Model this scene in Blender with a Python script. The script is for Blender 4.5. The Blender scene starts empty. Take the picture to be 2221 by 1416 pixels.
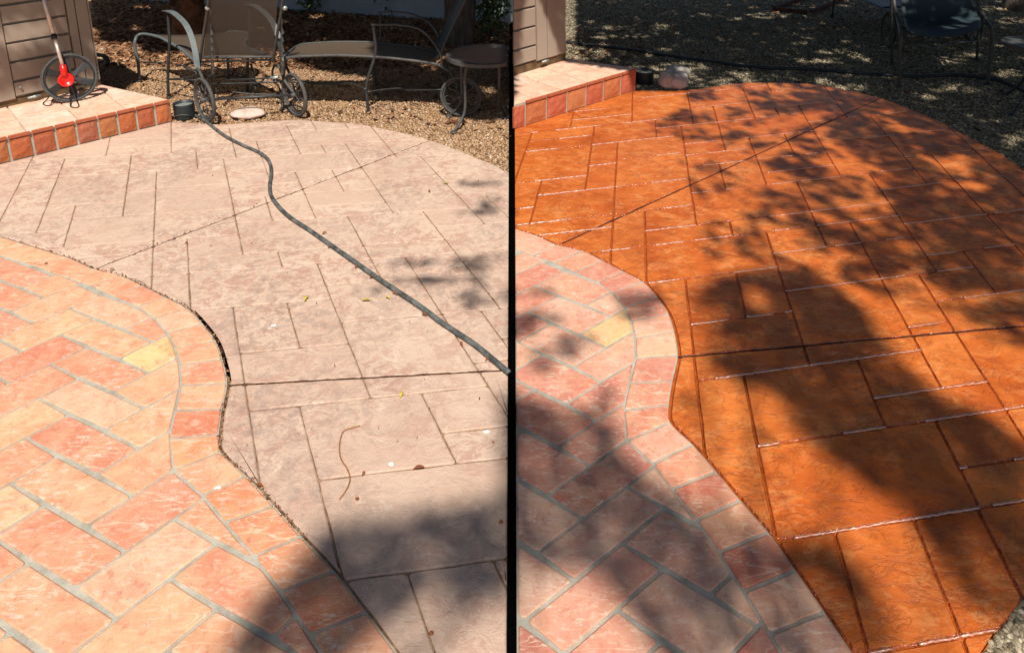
import bpy, math, random
import numpy as np
from mathutils import Vector, noise as mnoise
random.seed(7); rng = np.random.default_rng(7)
SC = bpy.context.scene
COL = SC.collection
R = math.radians
# ---------------------------------------------------------------- camera
W0, H0 = 2221.0, 1416.0
YH = -290.0                      # image row of the horizon in the 2221 px wide photograph
FC = 1500.0
PHI = R(14.0)
F = FC*math.cos(PHI); T = math.tan(PHI); HC = 1.9
YP = YH + F*T; XP = 1110.5
cam_d = bpy.data.cameras.new('camera'); cam = bpy.data.objects.new('camera', cam_d); COL.objects.link(cam)
cam.location = (0, 0, HC); cam.rotation_euler = (R(90)-PHI, 0, 0)
cam_d.sensor_fit = 'HORIZONTAL'; cam_d.sensor_width = 36; cam_d.lens = 36*F/W0
cam_d.shift_y = -(708.0-YP)/W0
cam_d.clip_start = 0.05; cam_d.clip_end = 400
SC.camera = cam
# ---------------------------------------------------------------- light
AZ = R(101); EL = R(57)
D = np.array([math.cos(EL)*math.cos(AZ), math.cos(EL)*math.sin(AZ), -math.sin(EL)])   # the way the sunlight travels
wd = bpy.data.worlds.new('World'); SC.world = wd; wd.use_nodes = True
nt = wd.node_tree; bg = nt.nodes['Background']
sky = nt.nodes.new('ShaderNodeTexSky'); sky.sky_type = 'NISHITA'; sky.sun_disc = False
sky.sun_elevation = EL; sky.sun_rotation = math.atan2(-D[0], -D[1])
nt.links.new(sky.outputs[0], bg.inputs[0]); bg.inputs[1].default_value = 0.060
sl = bpy.data.lights.new('sun', 'SUN'); sl.energy = 5.0; sl.angle = R(0.85); sl.color = (1.0, 0.95, 0.87)
so = bpy.data.objects.new('sun', sl); COL.objects.link(so)
so.rotation_euler = Vector(D).to_track_quat('-Z', 'Y').to_euler(); so.location = (-6, -5, 12)
SC.view_settings.view_transform = 'Standard'; SC.view_settings.look = 'None'
SC.view_settings.gamma = 1; SC.view_settings.use_curve_mapping = False
SC.view_settings.exposure = 0.25
SC.cycles.max_bounces = 6

# ---------------------------------------------------------------- geometry of the view, used to measure positions off the photograph
def ray(x, y):
    a = (x-XP)/F; b = (y-YP)/F
    c, s = math.cos(PHI), math.sin(PHI)
    return np.array([a, c - b*s, -s - b*c])
def G(x, y, z=0.0):
    d = ray(x, y); t = (z-HC)/d[2]
    return np.array([d[0]*t, d[1]*t, z])
def PY(x, y, Y):
    d = ray(x, y); t = Y/d[1]
    return np.array([d[0]*t, Y, HC+d[2]*t])
def plane_hit(x, y, p0, n):
    d = ray(x, y); o = np.array([0, 0, HC]); t = np.dot(p0-o, n)/np.dot(d, n)
    return o + d*t
def pix(P):                       # 3D -> pixel, arrays
    P = np.atleast_2d(P); c, s = math.cos(PHI), math.sin(PHI)
    v = P - np.array([0, 0, HC])
    dep = v[:, 1]*c - v[:, 2]*s; dn = -v[:, 1]*s - v[:, 2]*c
    return np.c_[XP+F*v[:, 0]/dep, YP+F*dn/dep]
def ap(Hm, p):
    v = np.array(Hm) @ np.array([p[0], p[1], 1.0]); return v[:2]/v[2]
# maps of the same patio as it stands left and right, and of its two paving patterns
M_PAT = np.array([[1.3822904974900216, -1.3717541595035634, 1600.0], [-0.10859802674564971, 0.35073579757236406, 900.0], [8.175964444595182e-05, -0.0009942422646301002, 1.0]])
M_LR = np.array([[0.9276240476670679, 0.07777920989744541, 1021.5525202666427], [-0.04866106545150135, 1.0894770907714157, -72.80292745412319], [-2.3954780760780434e-05, 7.430134221308759e-05, 1.0]])
M_RL = np.linalg.inv(M_LR)
M_HER = np.array([[55.82102666596691, 84.1594143696664, 131.36277218058473], [7.027991980994245, -8.949664312345476, 727.5310067510327], [-0.025580838896971946, 0.03585891240871006, 1.0]])
RECTS = [(-1100,-1330,-640,-1010),(-1100,-1010,-640,-773),(-1100,-773,-640,-527),(-640,-1330,-403,-1072),(-640,-1072,-533,-648),(-533,-773,-453,-648),(-640,-648,-453,-578),(837,-1330,1100,-947),(837,-947,1100,-686),(837,-686,1100,-300),(837,-300,1100,55),(837,55,1100,480),(-640,-321,-63,480),(445,-173,837,55),(445,55,837,307),(445,307,837,480),(545,-1330,837,-1072),(545,-1072,837,-947),(-640,-578,-234,-527),(-640,-527,-234,-441),(-640,-441,-234,-321),(-63,307,222,480),(222,307,445,480),(702,-686,837,-550),(702,-550,837,-409),(702,-409,837,-173),(-63,-72,23,307),(623,-947,837,-810),(222,183,318,307),(318,183,445,307),(-453,-700,-234,-578),(577,-300,702,-173),(23,183,106,307),(-234,-441,-151,-321),(322,130,445,183),(-533,-1072,-319,-1010),(-533,-1010,-319,-947),(-533,-947,-319,-773),(-453,-773,-319,-700),(-403,-1330,-188,-1197),(-403,-1197,-188,-1132),(-403,-1132,-188,-1072),(-319,-1072,-106,-947),(-319,-947,-234,-823),(-319,-823,-234,-700),(-234,-947,-20,-841),(-234,-841,-20,-700),(-234,-700,-20,-578),(-234,-578,-151,-441),(-188,-1330,339,-1256),(238,-1256,339,-1197),(-188,-1256,23,-1072),(-151,-578,-20,-496),(-151,-496,65,-441),(-151,-441,148,-321),(-106,-1072,23,-1010),(-106,-1010,-20,-947),(-63,-321,52,-196),(-63,-196,148,-72),(-20,-1010,106,-889),(-20,-889,106,-823),(-20,-823,192,-758),(106,-889,192,-823),(-20,-758,76,-629),(-20,-629,278,-496),(23,-1256,238,-1132),(23,-1132,106,-1010),(23,-72,238,55),(23,55,322,183),(52,-321,148,-196),(65,-496,278,-441),(76,-758,192,-629),(106,-1132,238,-1010),(238,-1072,322,-1010),(106,-1010,407,-889),(309,-889,407,-758),(322,-1072,407,-1010),(106,183,222,307),(148,-441,278,-364),(148,-364,361,-250),(148,-250,361,-72),(192,-889,309,-758),(192,-758,407,-686),(192,-686,407,-629),(238,-1197,545,-1072),(458,-1330,545,-1197),(238,-72,361,5),(238,5,445,55),(278,-629,489,-496),(278,-496,489,-441),(278,-441,361,-364),(322,55,445,130),(339,-1330,458,-1197),(361,-441,489,-364),(361,-364,489,-250),(361,-250,445,-123),(361,-123,445,5),(407,-1072,545,-947),(407,-947,623,-810),(407,-810,623,-629),(445,-250,577,-173),(489,-629,623,-550),(489,-550,702,-409),(489,-409,702,-300),(489,-300,577,-250),(623,-810,837,-686),(623,-686,702,-550)]
# border band of the tiled patio: (outer end, inner end) of each joint, measured on the left view
BAND = [((-170,462),(-250,470)),((-60,496),(-130,512)),((58,532),(-25,548)),((152.4,561),(48,571)),((201,583),(147,605.6)),((262,598),(196,622)),((311,621),(245,645)),((361,646),(299,667)),((407,670),(333,692)),((441,704),(363.5,724)),((468,741),(379,755)),((483,781),(390,793)),((493,833.5),(393,837)),((482,889),(380,892)),((475,943),(366,953)),((479,982),(376,1021.6)),((535,1033),(439.5,1076)),((595,1098),(487,1135)),((654.7,1164),(550,1208)),((726,1240),(608,1284)),((795.6,1329),(671.5,1378)),((872,1430),(739,1481)),((953,1542),(818,1596)),((1040,1678),(902,1733))]
ARC = [(-150,393),(14,353),(372.4,264.4),(447,269),(498,269.5),(560,264.5),(600,262),(653,260.5),(730,265.7),(781,269.5),(832,280),(884,291),(932.5,304),(986,323),(1038,344),(1076,359),(1103,374),(1178,412),(1248,452),(1340,524),(1433,633),(1499,771),(1527,941),(1511,1094),(1454,1270),(1335,1424),(1287,1490),(1250,1558),(1169,1668)]
def GL(p, z=0.0): return G(p[0], p[1], z)
def GR(p, z=0.0): q = ap(M_LR, p); return G(q[0], q[1], z)

# ---------------------------------------------------------------- 2D polygon helpers (ground metres)
def area(P): P = np.array(P); x, y = P[:, 0], P[:, 1]; return 0.5*np.sum(x*np.roll(y, -1)-np.roll(x, -1)*y)
def ccw(P): return list(P) if area(P) > 0 else list(P)[::-1]
def clip_half(P, a, n):           # keep (p-a).n >= 0
    out = []
    for i in range(len(P)):
        p, q = P[i], P[(i+1) % len(P)]
        dp = (p[0]-a[0])*n[0]+(p[1]-a[1])*n[1]; dq = (q[0]-a[0])*n[0]+(q[1]-a[1])*n[1]
        if dp >= 0: out.append(p)
        if (dp >= 0) != (dq >= 0):
            t = dp/(dp-dq); out.append((p[0]+(q[0]-p[0])*t, p[1]+(q[1]-p[1])*t))
    return out
def clip_convex(S, C):
    C = ccw(C)
    for i in range(len(C)):
        a, b = C[i], C[(i+1) % len(C)]
        S = clip_half(S, a, (-(b[1]-a[1]), b[0]-a[0]))
        if len(S) < 3: return []
    return S
def clean(P, eps=0.004):
    out = []
    for p in P:
        if not out or math.hypot(p[0]-out[-1][0], p[1]-out[-1][1]) > eps: out.append(p)
    while len(out) > 2 and math.hypot(out[0][0]-out[-1][0], out[0][1]-out[-1][1]) <= eps: out.pop()
    return out
def inset(P, d, cl=True):
    P = ccw(clean(P)) if cl else list(P); n = len(P)
    if n < 3: return []
    if cl:                       # nearly convex outlines: cut back by half planes
        H_ = sorted(P); lo = []; hi = []
        crs = lambda o, a, b: (a[0]-o[0])*(b[1]-o[1])-(a[1]-o[1])*(b[0]-o[0])
        for p in H_:
            while len(lo) > 1 and crs(lo[-2], lo[-1], p) <= 0: lo.pop()
            lo.append(p)
        for p in H_[::-1]:
            while len(hi) > 1 and crs(hi[-2], hi[-1], p) <= 0: hi.pop()
            hi.append(p)
        hull = lo[:-1]+hi[:-1]
        if len(hull) > 2 and area(P) > 0.96*area(hull):
            S = list(hull)
            for i in range(len(hull)):
                a, b = hull[i], hull[(i+1) % len(hull)]; e = np.array([b[0]-a[0], b[1]-a[1]]); e /= np.linalg.norm(e)+1e-12
                nn = (-e[1], e[0]); S = clip_half(S, (a[0]+nn[0]*d, a[1]+nn[1]*d), nn)
                if len(S) < 3: return []
            return clean(S)
    out = []
    for i in range(n):
        a, b, c = P[i-1], P[i], P[(i+1) % n]
        u = np.array([b[0]-a[0], b[1]-a[1]]); v = np.array([c[0]-b[0], c[1]-b[1]])
        u /= np.linalg.norm(u)+1e-12; v /= np.linalg.norm(v)+1e-12
        n1 = np.array([-u[1], u[0]]); n2 = np.array([-v[1], v[0]])
        m = n1+n2; L = m@m
        if L < 0.15: m = n1; k = d
        else: k = 2*d/L
        k = min(k, 3*d)
        out.append((b[0]+m[0]*k, b[1]+m[1]*k))
    return out
def subdiv(P, step, jit, rnd=0.012):
    """soften the corners and break up the straight edges"""
    Q = []
    n = len(P)
    for i in range(n):
        a, b, c = np.array(P[i-1]), np.array(P[i]), np.array(P[(i+1) % n])
        la = np.linalg.norm(a-b); lc = np.linalg.norm(c-b)
        r = min(rnd, la*0.3, lc*0.3)
        Q.append(tuple(b+(a-b)/la*r)); Q.append(tuple(b+(c-b)/lc*r))
    out = []
    for i in range(len(Q)):
        a, b = np.array(Q[i]), np.array(Q[(i+1) % len(Q)])
        L = np.linalg.norm(b-a); out.append(tuple(a))
        k = int(L/step)
        for j in range(1, k+1):
            if k*step > 0 and j/(k+1.0) < 1:
                q = a+(b-a)*j/(k+1.0)
                out.append((q[0]+random.uniform(-jit, jit), q[1]+random.uniform(-jit, jit)))
    return out
def catmull(P, k=6, closed=False):
    P = [np.array(p, float) for p in P]; n = len(P); out = []
    rngi = range(n) if closed else range(n-1)
    for i in rngi:
        p0 = P[(i-1) % n] if closed or i > 0 else 2*P[0]-P[1]
        p1 = P[i]; p2 = P[(i+1) % n]
        p3 = P[(i+2) % n] if closed or i+2 < n else 2*P[n-1]-P[n-2]
        for j in range(k):
            t = j/k
            out.append(0.5*((2*p1)+(-p0+p2)*t+(2*p0-5*p1+4*p2-p3)*t*t+(-p0+3*p1-3*p2+p3)*t**3))
    if not closed: out.append(P[-1])
    return out
def inside(P, X, Y):
    P = np.array(P); r = np.zeros(len(X), bool); n = len(P)
    for i in range(n):
        x1, y1 = P[i][:2]; x2, y2 = P[(i+1) % n][:2]
        if y1 == y2: continue
        c = ((y1 > Y) != (y2 > Y)) & (X < (x2-x1)*(Y-y1)/(y2-y1)+x1)
        r ^= c
    return r

# ---------------------------------------------------------------- materials
def mat(name, build, rough=0.8, spec=0.3):
    m = bpy.data.materials.new(name); m.use_nodes = True
    n = m.node_tree.nodes; b = n['Principled BSDF']
    b.inputs['Roughness'].default_value = rough; b.inputs['Specular IOR Level'].default_value = spec
    build(NT(m.node_tree, b)); return m
class NT:
    def __init__(s, t, b):
        s.t = t; s.b = b; g = t.nodes.new('ShaderNodeNewGeometry'); s.pos = g.outputs['Position']; s.g = g
    def L(s, a, b): s.t.links.new(a, b)
    def val(s, sock, v):
        if hasattr(v, 'node'): s.L(v, sock)
        elif v is not None:
            if isinstance(v, (tuple, list)) and len(v) == 3 and sock.type == 'RGBA': v = (*v, 1)
            sock.default_value = v
    def map(s, scale=(1, 1, 1), rot=(0, 0, 0), vec=None):
        m = s.t.nodes.new('ShaderNodeMapping'); s.L(vec or s.pos, m.inputs[0]); m.inputs['Scale'].default_value = scale; m.inputs['Rotation'].default_value = rot; return m.outputs[0]
    def noise(s, scale, detail=4, rough=0.55, dist=0.0, vec=None, w=None):
        m = s.t.nodes.new('ShaderNodeTexNoise'); s.L(vec or s.pos, m.inputs['Vector'])
        if w is not None:
            m.noise_dimensions = '4D'; s.val(m.inputs['W'], w)
        m.inputs['Scale'].default_value = scale; m.inputs['Detail'].default_value = detail; m.inputs['Roughness'].default_value = rough; m.inputs['Distortion'].default_value = dist
        return m.outputs['Fac']
    def vor(s, scale, feat='F1', vec=None, out='Distance'):
        m = s.t.nodes.new('ShaderNodeTexVoronoi'); s.L(vec or s.pos, m.inputs['Vector']); m.feature = feat; m.inputs['Scale'].default_value = scale; return m.outputs[out]
    def ramp(s, fac, stops, interp='LINEAR'):
        m = s.t.nodes.new('ShaderNodeValToRGB'); s.L(fac, m.inputs[0]); r = m.color_ramp; r.interpolation = interp
        while len(r.elements) < len(stops): r.elements.new(0.5)
        for e, (p, c) in zip(r.elements, stops):
            e.position = p; e.color = (*c, 1) if isinstance(c, tuple) else (c, c, c, 1)
        return m.outputs[0]
    def mix(s, fac, a, b, mode='MIX'):
        m = s.t.nodes.new('ShaderNodeMix'); m.data_type = 'RGBA'; m.blend_type = mode
        s.val(m.inputs[0], fac); s.val(m.inputs[6], a); s.val(m.inputs[7], b); return m.outputs[2]
    def math(s, op, a, b=None, c=None):
        m = s.t.nodes.new('ShaderNodeMath'); m.operation = op
        s.val(m.inputs[0], a)
        if b is not None: s.val(m.inputs[1], b)
        if c is not None: s.val(m.inputs[2], c)
        return m.outputs[0]
    def obj(s, out='Random'):
        m = s.t.nodes.new('ShaderNodeObjectInfo'); return m.outputs[out]
    def bump(s, h, strength=0.5, dist=0.004, prev=None):
        m = s.t.nodes.new('ShaderNodeBump'); s.L(h, m.inputs['Height']); m.inputs['Strength'].default_value = strength; m.inputs['Distance'].default_value = dist
        if prev: s.L(prev, m.inputs['Normal'])
        s.L(m.outputs[0], s.b.inputs['Normal']); return m.outputs[0]
    def color(s, c): s.val(s.b.inputs['Base Color'], c)
    def rough(s, c): s.val(s.b.inputs['Roughness'], c)

def m_plain(name, c, rough=0.5, spec=0.4, metal=0.0, var=0.25, scale=30, bump=0.2):
    def f(n):
        k = n.noise(scale, 5)
        d = tuple(max(0, x*(1-var)) for x in c); l = tuple(min(1, x*(1+var)) for x in c)
        n.color(n.ramp(k, [(0.3, d), (0.7, l)])); n.b.inputs['Metallic'].default_value = metal
        n.rough(n.ramp(k, [(0.3, max(0, rough-0.1)), (0.7, min(1, rough+0.1))]))
        n.bump(n.noise(scale*6, 3), bump, 0.002)
    return mat(name, f, rough, spec)

def f_dry(n):        # bleached stamped concrete: slate relief with worn release colour
    st = n.map((1, 1.35, 1), (0, 0, R(-4)))
    big = n.noise(1.3, 4, 0.6); fl = n.noise(10, 8, 0.74, 1.1, vec=st); fl2 = n.noise(34, 7, 0.78, 0.8, vec=st); fine = n.noise(140, 3, 0.6)
    c = n.ramp(n.noise(3.3, 6, 0.65), [(0.3, (0.53, 0.37, 0.275)), (0.52, (0.60, 0.43, 0.325)), (0.72, (0.64, 0.475, 0.36))])
    oi = n.obj('Random'); c = n.mix(0.4, c, n.ramp(oi, [(0, (0.54, 0.36, 0.27)), (0.5, (0.61, 0.44, 0.33)), (1, (0.67, 0.505, 0.385))]))
    zone = n.ramp(n.math('ADD', n.math('MULTIPLY', big, 0.6), n.math('MULTIPLY', oi, 0.12)), [(0.24, 0.0), (0.40, 1.0)])
    flake = n.ramp(n.math('ADD', n.math('MULTIPLY', fl, 0.6), n.math('MULTIPLY', fl2, 0.4)), [(0.485, 0.0), (0.54, 1.0)])
    c = n.mix(n.math('MULTIPLY', n.math('MULTIPLY', flake, zone), 0.62), c, (0.40, 0.20, 0.145))
    grey = n.math('MULTIPLY', n.ramp(n.noise(2.0, 5, 0.65, 0.5, w=3.1), [(0.44, 0.0), (0.60, 1.0)]), n.ramp(n.noise(24, 7, 0.75, 0.8, w=6.0), [(0.47, 0.0), (0.55, 1.0)]))
    c = n.mix(n.math('MULTIPLY', grey, 0.5), c, (0.30, 0.225, 0.19))
    pale = n.ramp(n.noise(7, 7, 0.74, 1.0, w=8.7), [(0.58, 0.0), (0.63, 1.0)])
    c = n.mix(n.math('MULTIPLY', pale, 0.55), c, (0.72, 0.55, 0.42))
    c = n.mix(n.ramp(n.noise(85, 3, 0.7, w=5), [(0.66, 0.0), (0.72, 0.6)]), c, (0.20, 0.12, 0.09))
    n.color(c)
    h = n.math('ADD', n.math('MULTIPLY', fl, 1.0), n.math('MULTIPLY', fl2, 0.4)); h = n.math('ADD', h, n.math('MULTIPLY', fine, 0.08))
    n.bump(h, 0.7, 0.013)
M_dry = mat('bleached_stamped_concrete', f_dry, 0.85, 0.2)
def f_rim(n):
    c = n.ramp(n.noise(6, 5, 0.6), [(0.3, (0.64, 0.42, 0.33)), (0.7, (0.70, 0.48, 0.38))])
    c = n.mix(n.ramp(n.noise(28, 6, 0.7), [(0.62, 0.0), (0.7, 0.6)]), c, (0.4, 0.2, 0.15)); n.color(c); n.bump(n.noise(60, 4), 0.3, 0.003)
M_rim = mat('bleached_concrete_rim', f_rim, 0.9, 0.2)
def f_base(n):
    n.color(n.ramp(n.noise(40, 5, 0.6), [(0.3, (0.10, 0.055, 0.03)), (0.6, (0.30, 0.19, 0.11)), (0.8, (0.45, 0.32, 0.2))])); n.bump(n.noise(90, 3), 0.5, 0.003)
M_base = mat('sandy_joint_bed', f_base, 0.95, 0.1)
def f_crk(n):
    n.color(n.ramp(n.noise(60, 4, 0.6), [(0.35, (0.035, 0.018, 0.012)), (0.7, (0.16, 0.08, 0.045))])); n.bump(n.noise(120, 3), 0.8, 0.004)
M_crk = mat('crack_debris', f_crk, 0.95, 0.1)
def f_wet(n):        # freshly stained and sealed concrete
    st = n.map((1, 1.8, 1), (0, 0, R(8)))
    fl = n.noise(8, 8, 0.70, 0.5, vec=st); fl2 = n.noise(28, 7, 0.76, 0.4, vec=st); mid = n.noise(2.4, 6, 0.65, 0.5)
    ridge = n.math('ABSOLUTE', n.math('SUBTRACT', n.noise(6, 5, 0.6, 1.8, vec=st, w=4.0), 0.5))
    c = n.ramp(n.math('ADD', n.math('MULTIPLY', mid, 0.6), n.math('MULTIPLY', fl, 0.4)), [(0.36, (0.36, 0.066, 0.009)), (0.47, (0.52, 0.112, 0.016)), (0.56, (0.63, 0.160, 0.026)), (0.66, (0.70, 0.23, 0.05))])
    oi = n.obj('Random'); c = n.mix(0.3, c, n.ramp(oi, [(0, (0.36, 0.065, 0.01)), (0.5, (0.52, 0.12, 0.018)), (1, (0.60, 0.20, 0.05))]))
    pale = n.math('MULTIPLY', n.ramp(n.math('ADD', n.math('MULTIPLY', fl2, 0.5), n.math('MULTIPLY', fl, 0.5)), [(0.50, 0.0), (0.56, 1.0)]), n.ramp(n.noise(1.9, 5, 0.65, w=2.0), [(0.38, 0.0), (0.58, 1.0)]))
    c = n.mix(n.math('MULTIPLY', pale, 0.5), c, (0.66, 0.30, 0.11))
    dark = n.math('MULTIPLY', n.ramp(n.noise(15, 7, 0.74, 1.0, vec=st, w=9.0), [(0.50, 0.0), (0.58, 1.0)]), n.ramp(n.noise(1.6, 5, 0.65, w=12.0), [(0.42, 0.0), (0.6, 1.0)]))
    c = n.mix(n.math('MULTIPLY', dark, 0.55), c, (0.20, 0.045, 0.010))
    c = n.mix(n.math('MULTIPLY', n.ramp(ridge, [(0.0, 1.0), (0.022, 0.0)]), 0.45), c, (0.18, 0.04, 0.008))
    n.color(c)
    h = n.math('ADD', n.math('MULTIPLY', fl, 1.0), n.math('MULTIPLY', fl2, 0.25)); h = n.math('ADD', h, n.math('MULTIPLY', n.ramp(ridge, [(0.0, 0.0), (0.03, 1.0)]), 0.12))
    n.bump(h, 0.6, 0.011)
    n.rough(n.ramp(n.noise(14, 4, 0.6), [(0.3, 0.26), (0.7, 0.5)]))
M_wet = mat('sealed_orange_concrete', f_wet, 0.35, 0.4)
def f_bead(n):
    n.color(n.ramp(n.noise(30, 4), [(0.3, (0.30, 0.05, 0.008)), (0.7, (0.46, 0.09, 0.015))]))
    n.bump(n.noise(75, 3, 0.6), 1.0, 0.012)
M_bead = mat('sealer_pooled_edge', f_bead, 0.16, 0.9)
def f_gloss(n):  # strong coat for the glints on the added joint beads
    n.color((0.50, 0.14, 0.04)); n.b.inputs['Coat Weight'].default_value = 1.0; n.b.inputs['Coat Roughness'].default_value = 0.38; n.b.inputs['Coat IOR'].default_value = 2.8
    n.bump(n.noise(160, 2, 0.6), 0.7, 0.006)
M_gloss = mat('clear_glint_bead', f_gloss, 0.24, 1.0)
def f_wetb(n):
    n.color(n.ramp(n.noise(30, 4), [(0.3, (0.30, 0.06, 0.008)), (0.7, (0.48, 0.11, 0.016))])); n.bump(n.noise(70, 4, 0.7), 0.9, 0.006)
M_wetb = mat('sealed_joint_bed', f_wetb, 0.16, 0.6)
def f_wetr(n):
    n.color(n.ramp(n.noise(10, 5), [(0.3, (0.38, 0.075, 0.025)), (0.7, (0.50, 0.12, 0.045))])); n.bump(n.noise(50, 4), 0.3, 0.003)
M_wetr = mat('sealed_concrete_rim', f_wetr, 0.4, 0.4)
def f_wcrk(n): n.color(n.ramp(n.noise(60, 3), [(0.3, (0.02, 0.006, 0.003)), (0.7, (0.09, 0.025, 0.01))])); n.bump(n.noise(100, 3), 0.8, 0.004)
M_wcrk = mat('dark_wet_crack', f_wcrk, 0.5, 0.4)
def f_tile(n):
    base = n.obj('Color'); rnd = n.obj(); w1 = n.math('MULTIPLY', rnd, 40); w2 = n.math('MULTIPLY', rnd, 17)
    stv = n.map((1, 3.2, 1), (0, 0, 0.75))
    a = n.noise(7, 7, 0.70, 1.2, w=w1); b = n.noise(24, 7, 0.76, 0.8, vec=stv, w=w2)
    c = n.mix(n.ramp(a, [(0.42, 0.0), (0.58, 0.8)]), base, n.mix(1.0, base, (0.90, 0.66, 0.62), 'MULTIPLY'))
    c = n.mix(n.ramp(n.noise(4.5, 6, 0.68, 0.8, w=w2), [(0.48, 0.0), (0.62, 0.4)]), c, (0.70, 0.42, 0.24))
    c = n.mix(n.math('MULTIPLY', n.ramp(b, [(0.52, 0.0), (0.59, 1.0)]), n.ramp(n.noise(5, 5, 0.7, w=w1), [(0.40, 0.15), (0.6, 0.85)])), c, (0.73, 0.52, 0.40))
    c = n.mix(n.math('MULTIPLY', n.ramp(n.noise(36, 6, 0.76, w=w1), [(0.55, 0.0), (0.63, 1.0)]), 0.5), c, (0.42, 0.145, 0.085))
    c = n.mix(n.math('MULTIPLY', n.ramp(n.noise(95, 3, 0.7, w=3), [(0.66, 0.0), (0.72, 1.0)]), 0.6), c, (0.22, 0.09, 0.06))
    sc = n.noise(3.2, 2, 0.4, 0.6, vec=n.map((1, 5, 1), (0, 0, 0.9)), w=w1); sc = n.math('ABSOLUTE', n.math('SUBTRACT', sc, 0.5))
    c = n.mix(n.ramp(sc, [(0.0, 0.55), (0.006, 0.0)]), c, (0.78, 0.58, 0.42))
    n.color(c)
    h = n.math('ADD', n.math('MULTIPLY', a, 0.7), n.math('MULTIPLY', b, 0.35)); n.bump(h, 0.45, 0.007)
M_tile = mat('saltillo_tile', f_tile, 0.72, 0.3)
def f_face(n):
    c = n.mix(n.ramp(n.noise(16, 6, 0.7, 0.8), [(0.35, 0.0), (0.7, 0.8)]), n.obj('Color'), (0.44, 0.105, 0.04))
    c = n.mix(n.math('MULTIPLY', n.ramp(n.noise(30, 5, 0.7, w=4), [(0.55, 0.0), (0.7, 1.0)]), 0.4), c, (0.60, 0.36, 0.28)); n.color(c)
    n.bump(n.noise(22, 6, 0.7, 1.0), 0.8, 0.01)
M_face = mat('hand_pressed_face_tile', f_face, 0.75, 0.3)
def f_grout(n):
    c = n.ramp(n.noise(14, 6, 0.65), [(0.3, (0.27, 0.25, 0.20)), (0.5, (0.38, 0.355, 0.29)), (0.7, (0.48, 0.44, 0.36))]); n.color(c); n.bump(n.noise(110, 4), 0.5, 0.003)
M_grout = mat('grey_grout', f_grout, 0.92, 0.15)
def m_gravel(name, cs, sand, amt):
    def f(n):
        v = n.vor(75, out='Color'); s = n.t.nodes.new('ShaderNodeSeparateColor'); n.L(v, s.inputs[0])
        c = n.ramp(s.outputs[0], cs)
        c = n.mix(n.ramp(n.noise(2.4, 5, 0.6), [(0.48, 0.0), (0.48+amt, 1.0)]), c, sand); n.color(c)
        n.bump(n.vor(75), 1.0, 0.012)
    return mat(name, f, 0.9, 0.15)
GCL = [(0.0, (0.20, 0.11, 0.06)), (0.35, (0.38, 0.225, 0.12)), (0.7, (0.50, 0.31, 0.17)), (1.0, (0.6, 0.44, 0.3))]
GCR = [(0.0, (0.08, 0.065, 0.04)), (0.35, (0.19, 0.155, 0.10)), (0.7, (0.32, 0.265, 0.18)), (1.0, (0.52, 0.44, 0.31))]
M_gl = m_gravel('sandy_gravel', GCL, (0.56, 0.345, 0.17), 0.12)
M_gr = m_gravel('grey_gravel', GCR, (0.22, 0.20, 0.15), 0.3)
def m_peb(name, cs):
    def f(n):
        isl = n.g.outputs['Random Per Island']; n.color(n.ramp(isl, cs))
    return mat(name, f, 0.85, 0.2)
M_pl = m_peb('tan_pebbles', [(0, (0.14, 0.07, 0.04)), (0.25, (0.34, 0.20, 0.105)), (0.6, (0.46, 0.285, 0.15)), (0.85, (0.36, 0.235, 0.15)), (1, (0.66, 0.50, 0.36))])
M_pr = m_peb('grey_pebbles', [(0, (0.08, 0.062, 0.038)), (0.3, (0.20, 0.16, 0.10)), (0.6, (0.30, 0.25, 0.165)), (0.85, (0.40, 0.33, 0.22)), (1, (0.62, 0.53, 0.38))])
M_litter = m_peb('dry_leaf_litter', [(0, (0.06, 0.025, 0.014)), (0.4, (0.17, 0.07, 0.032)), (0.75, (0.30, 0.14, 0.065)), (1, (0.52, 0.32, 0.17))])
M_foli = m_peb('tree_leaves', [(0, (0.035, 0.06, 0.02)), (0.6, (0.06, 0.095, 0.03)), (1, (0.1, 0.13, 0.05))])
def f_bark(n): n.color(n.ramp(n.noise(9, 6, 0.7, 0.6, vec=n.map((3, 3, 0.6))), [(0.3, (0.06, 0.045, 0.035)), (0.7, (0.2, 0.16, 0.13))])); n.bump(n.noise(14, 6, 0.7, vec=n.map((3, 3, 0.6))), 1.0, 0.03)
M_bark = mat('bark', f_bark, 0.95, 0.1)
def f_shed(n):
    g = n.noise(50, 4, 0.6, vec=n.map((0.6, 0.6, 9))); c = n.ramp(g, [(0.3, (0.31, 0.24, 0.185)), (0.7, (0.37, 0.29, 0.225))])
    c = n.mix(n.ramp(n.noise(3, 5, 0.6), [(0.5, 0.0), (0.7, 0.35)]), c, (0.36, 0.30, 0.24)); n.color(c); n.bump(g, 0.25, 0.002)
M_shed = mat('taupe_resin_siding', f_shed, 0.6, 0.3)
M_plinth = m_plain('weathered_timber_plinth', (0.13, 0.085, 0.045), 0.9, 0.1, 0, 0.5, 12, 0.6)
M_black = m_plain('divider_black', (0.0015, 0.0015, 0.0015), 0.9, 0.0, 0, 0.2, 30, 0.1)
M_iron = m_plain('dark_grey_painted_iron', (0.03, 0.032, 0.032), 0.45, 0.5, 0.0, 0.35, 40, 0.25)
M_iron2 = m_plain('worn_grey_painted_iron', (0.066, 0.064, 0.058), 0.55, 0.4, 0.0, 0.3, 40, 0.3)
M_strap = m_plain('blue_grey_arm_strap', (0.10, 0.118, 0.118), 0.5, 0.4, 0, 0.2, 25, 0.2)
M_tyre = m_plain('grey_rubber_tyre', (0.07, 0.068, 0.062), 0.7, 0.3, 0, 0.3, 40, 0.4)
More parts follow.
